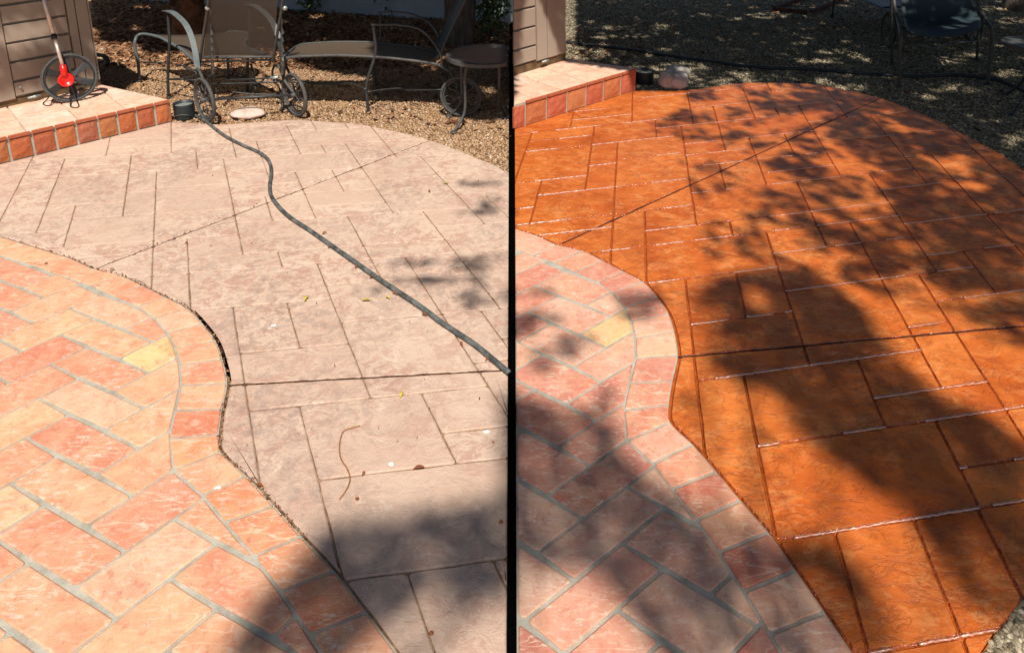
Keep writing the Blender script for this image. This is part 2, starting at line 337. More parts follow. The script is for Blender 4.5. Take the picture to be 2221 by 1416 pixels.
M_hose = m_plain('grey_rubber_hose', (0.09, 0.094, 0.088), 0.6, 0.3, 0, 0.75, 26, 0.6)
M_dhose = m_plain('black_drip_hose', (0.02, 0.024, 0.027), 0.5, 0.4, 0, 0.3, 30, 0.3)
M_pot = m_plain('black_pot_enamel', (0.018, 0.024, 0.028), 0.5, 0.4, 0, 0.4, 18, 0.3)
M_water = m_plain('cloudy_pot_fill', (0.24, 0.26, 0.22), 0.12, 0.6, 0, 0.3, 30, 0.1)
M_red = m_plain('red_plastic', (0.75, 0.012, 0.008), 0.32, 0.5, 0, 0.08, 10, 0.05)
M_alu = m_plain('silver_tube', (0.62, 0.50, 0.43), 0.35, 0.6, 0.5, 0.1, 30, 0.05)
M_blk = m_plain('black_plastic', (0.02, 0.02, 0.02), 0.55, 0.4, 0, 0.2, 30, 0.1)
M_latch = m_plain('galvanised_latch', (0.38, 0.40, 0.38), 0.45, 0.5, 0.5, 0.2, 60, 0.2)
M_wall = m_plain('pale_rendered_wall', (0.36, 0.39, 0.41), 0.9, 0.1, 0, 0.12, 5, 0.3)
M_wood = m_plain('dark_red_brown_board', (0.10, 0.045, 0.03), 0.8, 0.2, 0, 0.4, 14, 0.4)
def f_rock(n):
    c = n.ramp(n.noise(9, 6, 0.65, 0.5), [(0.3, (0.42, 0.27, 0.21)), (0.5, (0.58, 0.43, 0.36)), (0.7, (0.66, 0.52, 0.44))]); n.color(c); n.bump(n.noise(40, 5), 0.4, 0.006)
M_rock = mat('pinkish_cobble', f_rock, 0.85, 0.2)
def f_rock2(n):
    c = n.ramp(n.noise(11, 6, 0.7, 0.8), [(0.32, (0.22, 0.185, 0.17)), (0.5, (0.46, 0.41, 0.37)), (0.68, (0.64, 0.585, 0.51))]); n.color(c); n.bump(n.noise(28, 6, 0.7), 0.7, 0.012)
M_rock2 = mat('mauve_grey_rock', f_rock2, 0.85, 0.2)
def m_sling(name, c, lit, alpha):
    def f(n):
        w = n.t.nodes.new('ShaderNodeTexWave'); n.L(n.pos, w.inputs[0]); w.inputs['Scale'].default_value = 90
        n.color(n.mix(n.math('MULTIPLY', w.outputs['Fac'], 0.3), c, lit)); n.b.inputs['Alpha'].default_value = alpha
        n.bump(w.outputs['Fac'], 0.2, 0.001)
    return mat(name, f, 0.5, 0.4)
M_sling = m_sling('brown_mesh_sling', (0.095, 0.065, 0.042), (0.16, 0.12, 0.08), 0.95)
M_slingb = m_sling('sheer_brown_mesh_sling', (0.055, 0.042, 0.032), (0.08, 0.065, 0.05), 0.82)
M_sling2 = m_sling('blue_black_mesh_sling', (0.03, 0.05, 0.06), (0.07, 0.10, 0.115), 0.97)
M_mesh = m_plain('grey_table_mesh', (0.10, 0.10, 0.09), 0.5, 0.5, 0.1, 0.3, 40, 0.2)
M_pad = m_plain('dry_palm_boot', (0.17, 0.085, 0.045), 0.9, 0.1, 0, 0.5, 9, 0.6)
M_yel = m_plain('yellow_leaf', (0.55, 0.42, 0.04), 0.6, 0.3, 0, 0.3, 60, 0.2)
M_brn = m_plain('brown_leaf', (0.26, 0.08, 0.03), 0.7, 0.2, 0, 0.4, 60, 0.2)
M_white = m_plain('white_dropping', (0.78, 0.72, 0.66), 0.9, 0.1, 0, 0.05, 60, 0.2)

# ---------------------------------------------------------------- object helpers
def tag(o, label=None, cat=None, group=None, kind=None):
    if label: o['label'] = label
    if cat: o['category'] = cat
    if group: o['group'] = group
    if kind: o['kind'] = kind
    return o
def empty(name, loc=(0, 0, 0), rz=0.0):
    o = bpy.data.objects.new(name, None); o.location = tuple(float(v) for v in loc); o.rotation_euler = (0, 0, rz); o.empty_display_size = 0.1; COL.objects.link(o); return o
def wloc(o):
    l = Vector((0, 0, 0))
    while o is not None: l = l + Vector(o.location); o = o.parent
    return l
def obj(name, verts, faces, m, parent=None, loc=None, smooth=False):
    """verts in world metres; the object's origin goes to loc (or its parent's place)"""
    base = Vector(tuple(float(v) for v in loc)) if loc is not None else (wloc(parent) if parent is not None else Vector((0, 0, 0)))
    me = bpy.data.meshes.new(name)
    V = np.array(verts, float) - np.array(base)
    me.from_pydata([tuple(v) for v in V.tolist()], [], [tuple(f) for f in faces])
    me.materials.append(m)
    if smooth: me.polygons.foreach_set('use_smooth', [True]*len(me.polygons))
    me.update()
    o = bpy.data.objects.new(name, me); COL.objects.link(o)
    if parent is not None:
        o.parent = parent; o.location = base - wloc(parent)
    else: o.location = base
    return o
class MB:
    def __init__(s): s.v = []; s.f = []
    def add(s, V, Fs):
        k = len(s.v); s.v += [tuple(float(a) for a in p) for p in V]; s.f += [tuple(i+k for i in f) for f in Fs]; return s
    def tube(s, P, r, n=8, k=0, cap=True, flat=None):
        """flat=(half width, half thickness, width dir) makes a strap"""
        P = [np.array(p, float) for p in P]
        if k: P = catmull(P, k)
        m = len(P); V = []; Fs = []
        up = np.array([0, 0, 1.0])
        prev = None
        for i, p in enumerate(P):
            t = P[min(i+1, m-1)]-P[max(i-1, 0)]; t /= (np.linalg.norm(t)+1e-9)
            if prev is None:
                a = np.cross(t, up)
                if np.linalg.norm(a) < 0.1: a = np.cross(t, [1.0, 0, 0])
            else: a = prev - t*np.dot(prev, t)
            a /= np.linalg.norm(a); b = np.cross(t, a); prev = a
            rr = r[min(i, len(r)-1)] if isinstance(r, (list, tuple, np.ndarray)) else r
            if flat is not None:
                w = np.array(flat[2], float); w = w-t*np.dot(w, t); w /= np.linalg.norm(w); h = np.cross(t, w)
                for sx, sy in ((-1, -1), (1, -1), (1, 1), (-1, 1)): V.append(p+w*flat[0]*sx+h*flat[1]*sy)
            else:
                for j in range(n):
                    q = 2*math.pi*j/n; V.append(p+rr*(a*math.cos(q)+b*math.sin(q)))
        nn = 4 if flat is not None else n
        for i in range(m-1):
            for j in range(nn):
                Fs.append((i*nn+j, i*nn+(j+1) % nn, (i+1)*nn+(j+1) % nn, (i+1)*nn+j))
        if cap:
            Fs.append(tuple(range(nn))[::-1]); Fs.append(tuple((m-1)*nn+j for j in range(nn)))
        return s.add(V, Fs)
    def box(s, c, x, y, z):      # centre and three half-axis vectors
        c, x, y, z = (np.array(a, float) for a in (c, x, y, z))
        V = [c+sx*x+sy*y+sz*z for sx in (-1, 1) for sy in (-1, 1) for sz in (-1, 1)]
        return s.add(V, [(0, 1, 3, 2), (4, 6, 7, 5), (0, 4, 5, 1), (2, 3, 7, 6), (0, 2, 6, 4), (1, 5, 7, 3)])
    def prism(s, P, z0, z1):     # polygon extruded
        P = ccw(P); n = len(P)
        V = [(p[0], p[1], z1) for p in P]+[(p[0], p[1], z0) for p in P]
        return s.add(V, [tuple(range(n))]+[(i, n+i, n+(i+1) % n, (i+1) % n) for i in range(n)])
    def ring(s, c, u, v, r, rt, n=36, m=8, sx=1.0):   # torus round centre c in the plane u,v
        w = np.cross(u, v); V = []; Fs = []
        for i in range(n):
            q = 2*math.pi*i/n; d = u*math.cos(q)+v*math.sin(q)
            for j in range(m):
                p = 2*math.pi*j/m; V.append(c+d*(r+rt*math.cos(p))+w*rt*sx*math.sin(p))
        for i in range(n):
            for j in range(m): Fs.append((i*m+j, ((i+1) % n)*m+j, ((i+1) % n)*m+(j+1) % m, i*m+(j+1) % m))
        return s.add(V, Fs)
    def ball(s, c, r, n=10, m=7, sq=(1, 1, 1)):
        V = []; Fs = []
        for i in range(m+1):
            a = math.pi*i/m
            for j in range(n):
                b = 2*math.pi*j/n; V.append((c[0]+r*sq[0]*math.sin(a)*math.cos(b), c[1]+r*sq[1]*math.sin(a)*math.sin(b), c[2]+r*sq[2]*math.cos(a)))
        for i in range(m):
            for j in range(n): Fs.append((i*n+j, (i+1)*n+j, (i+1)*n+(j+1) % n, i*n+(j+1) % n))
        return s.add(V, Fs)
    def lathe(s, c, prof, n=28, ax=None):
        ax = np.array([0, 0, 1.0]) if ax is None else np.array(ax, float)/np.linalg.norm(ax)
        a = np.cross(ax, [0.3, 1.0, 0.2]); a /= np.linalg.norm(a); b = np.cross(ax, a); c = np.array(c, float); V = []; Fs = []
        for r, h in prof:
            for j in range(n):
                q = 2*math.pi*j/n; V.append(c+ax*h+r*(a*math.cos(q)+b*math.sin(q)))
        for i in range(len(prof)-1):
            for j in range(n): Fs.append((i*n+j, i*n+(j+1) % n, (i+1)*n+(j+1) % n, (i+1)*n+j))
        return s.add(V, Fs)
    def obj(s, name, m, parent=None, loc=None, smooth=True): return obj(name, s.v, s.f, m, parent, loc, smooth)

SEAM = 0.012
def side_clip(P, side):
    return clip_half(P, (SEAM*side, 0), (side, 0))
def slab_piece(name, P, m, parent, z0, z1, bev, step, jit, rnd, color=None, gap=0.0, medge=None, drop=0.55):
    P = inset(P, gap) if gap else ccw(clean(P))
    if len(P) < 3 or area(P) < (0.0016 if name == 'tile' else 0.0003): return None
    Q = clean(subdiv(P, step, jit, rnd), 0.002)
    Q = ccw(Q); Q2 = inset(Q, bev, False)
    if len(Q2) != len(Q) or len(Q) < 3: return None
    n = len(Q); zt = z1
    V = [(p[0], p[1], zt) for p in Q2]+[(p[0], p[1], zt-(zt-z0)*drop) for p in Q]+[(p[0], p[1], z0-0.01) for p in Q]
    Fs = [tuple(range(n))]+[(i, n+i, n+(i+1) % n, (i+1) % n) for i in range(n)]+[(n+i, 2*n+i, 2*n+(i+1) % n, n+(i+1) % n) for i in range(n)]
    o = obj(name, V, Fs, m, parent)
    if medge:
        o.data.materials.append(medge)
        for i, pl in enumerate(o.data.polygons): pl.material_index = 1 if i > 0 else 0
    if color: o.color = (*color, 1)
    return o

# ---------------------------------------------------------------- ground
def ground():
    for side, m, lab in ((-1, M_gl, 'left'), (1, M_gr, 'right')):
        P = [(0, -6), (30*side, -6), (30*side, 45), (0, 45)]
        b = MB(); b.prism(P, -0.25, -0.012 if side < 0 else -0.0125)
        o = b.obj('gravel_ground', m, smooth=False); tag(o, kind='structure')
ground()

# ---------------------------------------------------------------- the two patios
def lerp_curve(pts, k=5): return [tuple(p) for p in catmull(pts, k)]
outerL = lerp_curve([b[0] for b in BAND], 4)
innerL = [b[1] for b in BAND]
TILE_COLS = [(0.67, 0.375, 0.225), (0.69, 0.40, 0.235), (0.64, 0.315, 0.19), (0.69, 0.42, 0.275), (0.62, 0.28, 0.175), (0.70, 0.425, 0.245), (0.66, 0.35, 0.205)]
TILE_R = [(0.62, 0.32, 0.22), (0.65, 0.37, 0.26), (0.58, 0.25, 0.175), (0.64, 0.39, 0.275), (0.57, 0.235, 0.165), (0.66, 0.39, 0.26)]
def herr_node(p, q):
    dq = [0, -0.03, 0.04, 0.0][(p+q) % 4]
    return ap(M_HER, (p, q+dq))
def build_patio(side, TO, mats, tcols):
    Mp, Mb, Mr, Mc = mats
    # stamped concrete
    arc = [tuple(p) for p in catmull(ARC[2:], 3)]
    region = ARC[:2]+arc+outerL[::-1]
    reg = side_clip([tuple(TO(p)[:2]) for p in region], side)
    nm = 'stamped_concrete_patio'
    b = MB(); b.prism(reg, -0.14, -0.006)
    root = b.obj(nm, Mb, loc=(0, 0, 0), smooth=False)
    tag(root, 'bleached pinkish stamped concrete patio with slate joints' if side < 0 else 'glossy orange sealed stamped concrete patio', None, None, 'structure')
    # rim strip that runs along the tile border
    oc = [np.array(TO(p)[:2]) for p in outerL]
    offs = []
    for i in range(len(oc)):
        t = oc[min(i+1, len(oc)-1)]-oc[max(i-1, 0)]; t /= np.linalg.norm(t); nrm = np.array([-t[1], t[0]])
        offs.append((oc[i]+nrm*0.0085, oc[i]+nrm*0.026))
    # choose the side facing the stamped patio
    test = offs[40][1]
    if not inside(reg, np.array([test[0]]), np.array([test[1]]))[0]:
        offs = [(2*oc[i]-a, 2*oc[i]-c) for i, (a, c) in enumerate(offs)]
    V = []; Fs = []
    for a, c in offs: V += [(a[0], a[1], -0.014), (a[0], a[1], -0.004), (c[0]+(a[0]-c[0])*0.7, c[1]+(a[1]-c[1])*0.7, 0.0), (c[0], c[1], -0.001), (c[0]*2-(c[0]+(a[0]-c[0])*0.2), c[1]*2-(c[1]+(a[1]-c[1])*0.2), -0.006)]
    V = [(v if v[0]*side > SEAM else (SEAM*side, v[1], v[2])) for v in V]
    for i in range(len(offs)-1):
        for j in range(4):
            k = i*5+j; Fs.append((k, k+1, k+6, k+5))
    # region for panels: inside the rim
    rimL = [tuple(a) for a, c in offs]
    arcg = [tuple(TO(p)[:2]) for p in ARC[:2]+arc]
    reg2 = side_clip(arcg+rimL[::-1], side)
    c1a, c1b = np.array(TO((215, 579))[:2]), np.array(TO((930, 305.5))[:2])
    inv = M_RL if True else None
    q = ap(M_RL, (1472, 773.7)), ap(M_RL, (2208, 707.6))
    c2a, c2b = np.array(TO(q[0])[:2]), np.array(TO(q[1])[:2])
    c2b = c2a+(c2b-c2a)*1.3 if side > 0 else c2b; cracks = [(c1a, c1b), (c2a, c2b)]
    for r in RECTS:
        cell = [tuple(TO(ap(M_RL, ap(M_PAT, p)))[:2]) for p in ((r[0], r[1]), (r[2], r[1]), (r[2], r[3]), (r[0], r[3]))]
        P = clip_convex(reg2, cell)
        if len(P) < 3: continue
        pieces = [P]
        for a, bb in cracks:
            d = bb-a; d /= np.linalg.norm(d); nrm = (-d[1], d[0]); new = []
            for pc in pieces:
                for s in (1, -1):
                    g = 0.0015
                    h = clip_half(pc, a+np.array(nrm)*g*s, (nrm[0]*s, nrm[1]*s))
                    if len(h) >= 3 and abs(area(h)) > 0.0004: new.append(h)
            pieces = new
        for pc in pieces:
            slab_piece('stone_panel', pc, Mp, root, -0.006, random.uniform(-0.0008, 0.0008), 0.004, 0.07, 0.0016, 0.008, gap=0.0022, medge=None if side < 0 else M_bead, drop=0.55 if side < 0 else 0.75)
    if side > 0:                 # glossy beads added along the shallow joints to give sun glints
        mb = MB()
        regc = reg2
        for r in RECTS:
            a = np.array(TO(ap(M_RL, ap(M_PAT, (r[0], r[3]))))[:2]); c = np.array(TO(ap(M_RL, ap(M_PAT, (r[2], r[3]))))[:2])
            L = np.linalg.norm(c-a); e = (c-a)/L; nr = np.array([-e[1], e[0]]); P = []; rr = []; ph = random.uniform(0, 50)
            k = int(L/0.009)
            for i in range(k+1):
                q = a+e*(L*i/k); on = mnoise.noise(Vector((q[0]*5.0, q[1]*5.0, ph)))+0.12 > 0
                ins = inside(regc, np.array([q[0]]), np.array([q[1]]))[0] and q[0] > SEAM+0.01
                if on and ins:
                    w_ = 0.0034+0.0014*random.random(); q = q+nr*random.uniform(-0.0012, 0.0012)
                    P.append(np.array([q[0], q[1], 0.0+random.uniform(-0.0012, 0.0012)])); rr.append(w_)
                if (not (on and ins) or i == k) and P:
                    if len(P) > 3: mb.tube(P, rr, 6)
                    P = []; rr = []
        mb.obj('glint_bead', M_gloss, root, smooth=True)
    # debris filled cracks
    for a, bb in cracks:
        a3 = a - (bb-a)*0.0; n = 60; P = []
        for i in range(n+1):
            p = a3+(bb-a3)*i/n; w = 0.0035+0.003*random.random(); P.append((p, w))
        d = (bb-a)/np.linalg.norm(bb-a); nr = np.array([-d[1], d[0]]); V = []; Fs = []
        for p, w in P:
            if p[0]*side < SEAM: continue
            for s in (-1, 1):
                q2 = p+nr*w*s*random.uniform(0.6, 1.2); V.append((q2[0], q2[1], -0.0035+random.uniform(0, 0.003)))
        for i in range(len(V)//2-1): Fs.append((2*i, 2*i+1, 2*i+3, 2*i+2))
        if Fs: obj('crack_line', V, Fs, Mc, root)
    # tiled patio
    far = [(902, 1733), (500, 2600), (-1500, 1700), (-700, 600)]
    tilereg = outerL+[(1040, 1678), (700, 2300), (-900, 1900), (-700, 500)]
    inreg = innerL+[(700, 2200), (-900, 1850), (-700, 560)]
    tg = side_clip([tuple(TO(p)[:2]) for p in tilereg], side)
    b = MB(); b.prism(tg, -0.14, 0.0015)
    root2 = b.obj('tiled_patio', M_grout, loc=(0, 0, 0), smooth=False)
    tag(root2, 'terracotta herringbone tile patio with grey grout' + (', sunny left one' if side < 0 else ', shaded right one'), None, None, 'structure')
    for i in range(len(BAND)-1):
        (o1, i1), (o2, i2) = BAND[i], BAND[i+1]
        mid = catmull([BAND[max(i-1, 0)][0], o1, o2, BAND[min(i+2, len(BAND)-1)][0]], 3)[3:7]
        poly = [tuple(p) for p in mid]+[i2, i1]
        P = side_clip([tuple(TO(p)[:2]) for p in poly], side)
        if len(P) < 3: continue
        c = random.choice(tcols)
        if i in (16, 17, 18, 19, 13, 14): c = tuple(a*b for a, b in zip(c, (0.95, 0.78, 0.7)))
        slab_piece('tile', P, M_tile, root2, 0.002, 0.0065, 0.0035, 0.07, 0.0012, 0.006, c, gap=0.0046)
    ing = side_clip([tuple(TO(p)[:2]) for p in inreg], side)
    for p in range(-16, 20):
        for q in range(-18, 14):
            s = (p+q) % 4
            if s == 0: cs = [(p, q), (p+2, q), (p+2, q+1), (p, q+1)]
            elif s == 2: cs = [(p, q), (p+1, q), (p+1, q+2), (p, q+2)]
            else: continue
            den = [(M_HER @ np.array([c[0], c[1], 1.0]))[2] for c in cs]
            if min(den) < 0.28: continue
            L = [herr_node(*c) for c in cs]
            if max(l[0] for l in L) < -300 or min(l[1] for l in L) > 1750 or min(l[1] for l in L) < 350: continue
            cell = [tuple(TO(l)[:2]) for l in L]
            if max(abs(c[0]) for c in cell) > 4: continue
            P = clip_convex(ing, cell)
            if len(P) < 3: continue
            c = random.choice(tcols); cx = sum(l[0] for l in L)/4; cy = sum(l[1] for l in L)/4
            if abs(cx-325) < 45 and abs(cy-770) < 25: c = (0.74, 0.50, 0.235)
            slab_piece('tile', P, M_tile, root2, 0.002, 0.0065+random.uniform(-0.0006, 0.0006), 0.0035, 0.08, 0.0012, 0.007, c, gap=0.0048)
    return reg, tg
regL, tileL = build_patio(-1, GL, (M_dry, M_base, M_rim, M_crk), TILE_COLS)
regR, tileR = build_patio(1, GR, (M_wet, M_wetb, M_wetr, M_wcrk), TILE_R)

# black strip added in place of the bar between the two views
b = MB(); b.prism([(-0.0055, -1.0), (0.0055, -1.0), (0.036, 9.6), (-0.036, 9.6)], -0.05, 0.012)
o = b.obj('divider_strip', M_black, loc=(0, 3, 0), smooth=False); tag(o, 'long black strip on the ground, added in place of the bar between the two views', 'divider')

# ---------------------------------------------------------------- steps and sheds
def yard_step(side, base, topc, backc, seps, cols, x_end):
    """base: two pixels along the foot of the riser, topc: pixel of the top front corner"""
    A, B = G(*base[0]), G(*base[1])
    # height from the corner
    hs = np.linspace(0.08, 0.3, 221); e = [abs(pix(np.array([B[0], B[1], h]))[0][1]-topc[1]) for h in hs]; h = hs[int(np.argmin(e))]
    B2 = np.array([B[0], B[1], h]); d = (B-A)[:2]; L = np.linalg.norm(d); d /= L
    C = G(backc[0], backc[1], h); e2 = (C-B2)[:2]
    n_out = np.array([d[1], -d[0]])
    if n_out[1] > 0: n_out = -n_out
    back = 1.15
    far = B[:2]+e2/np.linalg.norm(e2)*2.6 if side > 0 else B[:2]+e2/np.linalg.norm(e2)*2.6
    A_ = A[:2]-d*x_end
    poly = [tuple(A_), tuple(B[:2]), tuple(far), tuple(A_+(far-B[:2]))]
    poly = side_clip(poly, side)
    root = empty('tiled_step', (B[0], B[1], 0)); tag(root, None, None, None, 'structure')
    core = [tuple(np.array(p)) for p in inset(poly, 0.003)]
    MB().prism(core, -0.05, h-0.012).obj('grout_core', M_grout, root, smooth=False)
    # top tiles (cell grid laid diagonally, clipped to the step)
    g1 = np.array(d); g2 = np.array([-d[1], d[0]]); s = 0.3
    for i in range(-14, 14):
        for j in range(-3, 14):
            o_ = B[:2]+g1*s*i+g2*(s*j)
            cell = [tuple(o_), tuple(o_+g1*s), tuple(o_+g1*s+g2*s), tuple(o_+g2*s)]
            P = clip_convex(poly, cell)
            if len(P) < 3 or abs(area(P)) < 0.002: continue
            slab_piece('tile', P, M_tile, root, h-0.018, h, 0.003, 0.1, 0.001, 0.005, random.choice([(0.78, 0.58, 0.45), (0.77, 0.54, 0.40), (0.80, 0.62, 0.50), (0.75, 0.50, 0.36)]), gap=0.0035)
    # riser tiles
    ss = [np.dot(G(x, y)[:2]-B[:2], d) for x, y in seps]
    w = abs(ss[-1]-ss[-2]); 
    ss = sorted(ss)
    GW = 0.0085
    while ss[0] > -(L+x_end): ss.insert(0, ss[0]-w)
    if ss[-1] < -0.02: ss.append(0.0)
    for k, (s0, s1) in enumerate(zip(ss[:-1], ss[1:])):
        a0, a1 = B[:2]+d*(s0+GW), B[:2]+d*(s1-GW if s1 < -0.001 else s1)
        if side > 0 and min(a0[0], a1[0]) < SEAM: 
            if max(a0[0], a1[0]) < SEAM+0.03: continue
            a0 = a0+(a1-a0)*max(0, (SEAM-a0[0])/(a1[0]-a0[0]))
        hh = h-0.03; t = n_out*0.012
        m = 5; V = []; 
        for iz in range(m):
            for ix in range(m):
                fx = ix/(m-1); fz = iz/(m-1); e_ = 0 if (ix in (0, m-1) or iz in (0, m-1)) else 1
                q = a0+(a1-a0)*fx - t*0.0; bulge = n_out*(0.003+0.007*e_+random.uniform(-0.002, 0.002)*e_)
                V.append((q[0]+bulge[0], q[1]+bulge[1], 0.008+(hh-0.008)*fz + (random.uniform(-0.003, 0.003) if e_ else 0)))
        Fs = [(iz*m+ix, iz*m+ix+1, (iz+1)*m+ix+1, (iz+1)*m+ix) for iz in range(m-1) for ix in range(m-1)]
        n0 = len(V); ed = [i for i in range(m)]+[i*m+m-1 for i in range(1, m)]+[m*(m-1)+i for i in range(m-2, -1, -1)]+[i*m for i in range(m-2, 0, -1)]
        for i in ed: V.append((V[i][0]-n_out[0]*0.015, V[i][1]-n_out[1]*0.015, V[i][2]))
        for i in range(len(ed)): Fs.append((ed[i], ed[(i+1) % len(ed)], n0+(i+1) % len(ed), n0+i))
        o = obj('brick', V, Fs, M_face, root); o.color = (*cols[k % len(cols)], 1)
    # thin bullnose edge course
    for k, (s0, s1) in enumerate(zip(ss[:-1], ss[1:])):
        a0, a1 = B[:2]+d*(s0+0.005), B[:2]+d*(s1-0.005)
        if side > 0 and a0[0] < SEAM: continue
        c = (a0+a1)/2+n_out*0.002; mb = MB(); mb.box((c[0], c[1], h-0.0125), (*((a1-a0)/2), 0), (*(n_out*0.010), 0), (0, 0, 0.0100)); o = mb.obj('edge_tile', M_face, root, smooth=False); o.color = (0.40, 0.11, 0.05, 1)
    # right end of the step
    ee = e2/np.linalg.norm(e2); no = np.array([ee[1], -ee[0]]); 
    if no[0] < 0: no = -no
    for k in range(8):
        a0, a1 = B[:2]+ee*(0.006+w*k), B[:2]+ee*(w*(k+1)-0.006)
        if side > 0 and min(a0[0], a1[0]) < SEAM+0.03: continue
        c = (a0+a1)/2+no*0.0; mb = MB(); mb.box((c[0], c[1], (h-0.02)/2), (*((a1-a0)/2), 0), (*(no*0.009), 0), (0, 0, (h-0.03)/2)); o = mb.obj('brick', M_face, root, smooth=False); o.color = (*random.choice(cols), 1)
    print('STEP', side, 'h', round(float(h), 3), 'A', A, 'B', B, 'C', C)
    return h, root, poly
COLS_F = [(0.42, 0.12, 0.04), (0.36, 0.10, 0.045), (0.46, 0.15, 0.05), (0.34, 0.12, 0.07), (0.40, 0.16, 0.06)]
hL, stepL, spL = yard_step(-1, ((14, 353), (372.4, 264.4)), (367, 216), (244, 189), [(z[0]/3.934, z[1]/3.934) for z in ((100, 1380), (300, 1330), (490, 1275), (665, 1230), (850, 1185), (1012, 1143), (1175, 1107), (1330, 1068), (1465, 1042))], COLS_F, 1.0)
hR, stepR, spR = yard_step(1, ((1117, 281), (1377, 197)), (1366.7, 148.7), (1238, 128), [(1110+z[0]/3.934, z[1]/3.934) for z in ((120, 1080), (285, 1015), (460, 960), (615, 905), (770, 860), (910, 810), (1050, 775))], [(0.50, 0.17, 0.06), (0.52, 0.13, 0.07), (0.56, 0.22, 0.08), (0.50, 0.12, 0.06)], 0.6)

def shed(side, h, contact, siding, rows_px, xrow, joints, corner_w, label, latches, batter=0.0):
    A, B = G(*contact[0], h), G(*contact[1], h)
    d = (B-A)[:2]; d /= np.linalg.norm(d); d3 = np.array([*d, 0]); nin = np.array([-d[1], d[0]])
    if nin[1] < 0: nin = -nin
    n3 = np.array([*nin, 0.0])
    if side > 0:
        A_ = B[:2]-d*((B[0]-SEAM)/d[0]); Lw = np.linalg.norm(B[:2]-A_)
    else: Lw = 2.4
    root = empty('garden_shed', B); tag(root, label, 'shed')
    def W(s, z, off=0.0): # s metres left of the right corner, z above the step
        if side > 0: s = s+0.10*max(0, z-0.06)*max(0.0, 1-s/Lw)
        return np.array([B[0]-d[0]*s-n3[0]*off, B[1]-d[1]*s-n3[1]*off, h+z])
    def sz(x, y):
        P = plane_hit(x, y, W(0, 0, 0.025), n3); return np.dot(B[:2]-P[:2], d), P[2]-h
    z0 = np.mean([sz(*p)[1] for p in siding]); HT = 0.96; dep = 0.9 if side < 0 else 0.68
    def slab(name, s0, s1, za, zb, off, th, m=M_shed, par=root, bev=0.004):
        a = [W(s0, za, off), W(s1, za, off), W(s1, zb, off), W(s0, zb, off)]
        cx = sum(a)/4; mb = MB()
        f = [p+(cx-p)/np.linalg.norm(cx-p)*bev*1.4-n3*0 for p in a]; bk = [p+n3*th for p in a]; a2 = [p+n3*bev for p in a]
        mb.add(f+a2+bk, [(0, 1, 2, 3)]+[(i, 4+i, 4+(i+1) % 4, (i+1) % 4) for i in range(4)]+[(4+i, 8+i, 8+(i+1) % 4, 4+(i+1) % 4) for i in range(4)]+[(11, 10, 9, 8)])
        return mb.obj(name, m, par, smooth=False)
    # body
    def foot(o0, o1, s1=Lw): return side_clip([tuple((W(0.0, 0)+n3*o0)[:2]), tuple((W(s1, 0)+n3*o0)[:2]), tuple((W(s1, 0)+n3*o1)[:2]), tuple((W(0.0, 0)+n3*o1)[:2])], side)
    MB().prism(foot(0.012, dep), h+z0, h+HT).obj('wall_panel', M_shed, root, smooth=False)
    MB().prism(foot(0.0, dep-0.01), h+0.0005, h+z0-0.001).obj('timber_plinth', M_plinth, root, smooth=False)
    mb = MB()
    if side > 0: mb.prism(foot(-0.06, dep+0.06), h+HT+0.001, h+HT+0.08); mb.obj('roof', M_plinth, root, smooth=False)
    v = [W(-0.08, HT, 0.1), W(Lw, HT, 0.1), W(Lw, HT, 0)+n3*(dep+0.1), W(-0.08, HT, 0)+n3*(dep+0.1), W(-0.08, HT+0.1, 0)+n3*dep/2, W(Lw, HT+0.1, 0)+n3*dep/2]
    if side < 0: mb.add(v, [(0, 1, 5, 4), (3, 4, 5, 2), (0, 4, 3), (1, 2, 5), (0, 3, 2, 1)]); mb.obj('roof', M_plinth, root, smooth=False)
    js = [max(0.0, np.mean([sz(*p)[0] for p in j])) for j in joints]     # right to left: corner fold, stile joints, slat end
    zr = sorted([z0]+[sz(xrow, y)[1] for y in rows_px]); pitch = zr[2]-zr[1]
    while zr[-1] < HT-pitch: zr.append(zr[-1]+pitch)
    print('SHED', side, 'z0', z0, 'js', js, 'zr', zr)
    # corner post, stiles
    slab('corner_post', 0.0, js[0]-0.003, z0, HT, 0.012, 0.03, bev=0.006)
    e = js[0]+0.003
    for j in js[1:]:
        slab('stile', e, j-0.003, z0+0.002, HT, 0.018, 0.03); e = j+0.004
    ends = [e]
    if side < 0:
        lf = np.mean([sz(14, 92)[0], sz(36, 205)[0]]); ends.append(lf)
    else: ends.append(Lw)
    for a, bb in zip([z0+0.01]+zr[1:], zr[1:]):
        if bb-a < 0.02: continue
        slab('siding_plank', ends[0], ends[1], a+0.009, bb-0.009, 0.014, 0.02, bev=0.006)
    if side < 0:
        slab('stile', ends[1]+0.006, ends[1]+0.3, z0, HT, 0.018, 0.03)
        e = ends[1]+0.31
        for a, bb in zip([z0+0.01]+zr[1:], zr[1:]): 
            if bb-a > 0.02: slab('siding_plank', e, Lw, a+0.009, bb-0.009, 0.014, 0.02, bev=0.006)
    # the end wall going back
    for k in range(10):
        za = z0+k*pitch
        if za+pitch > HT: break
        c = W(0, za+pitch/2)+n3*(0.06+(dep-0.1)/2); mb = MB(); mb.box(c+d3*0.001, d3*0.006, n3*(dep-0.14)/2, (0, 0, pitch/2-0.005)); mb.obj('siding_plank', M_shed, root, smooth=False)
    for x, y, w in latches:
        s, z = sz(x, y); p = W(s, z, 0.03); mb = MB(); mb.tube([p-d3*w/2, p+d3*w/2], 0.008, 8); mb.tube([p-d3*w*0.15, p+d3*w*0.28], 0.011, 8)
        mb.obj('latch_bolt', M_latch, root)
    return root, W, sz, n3, d3
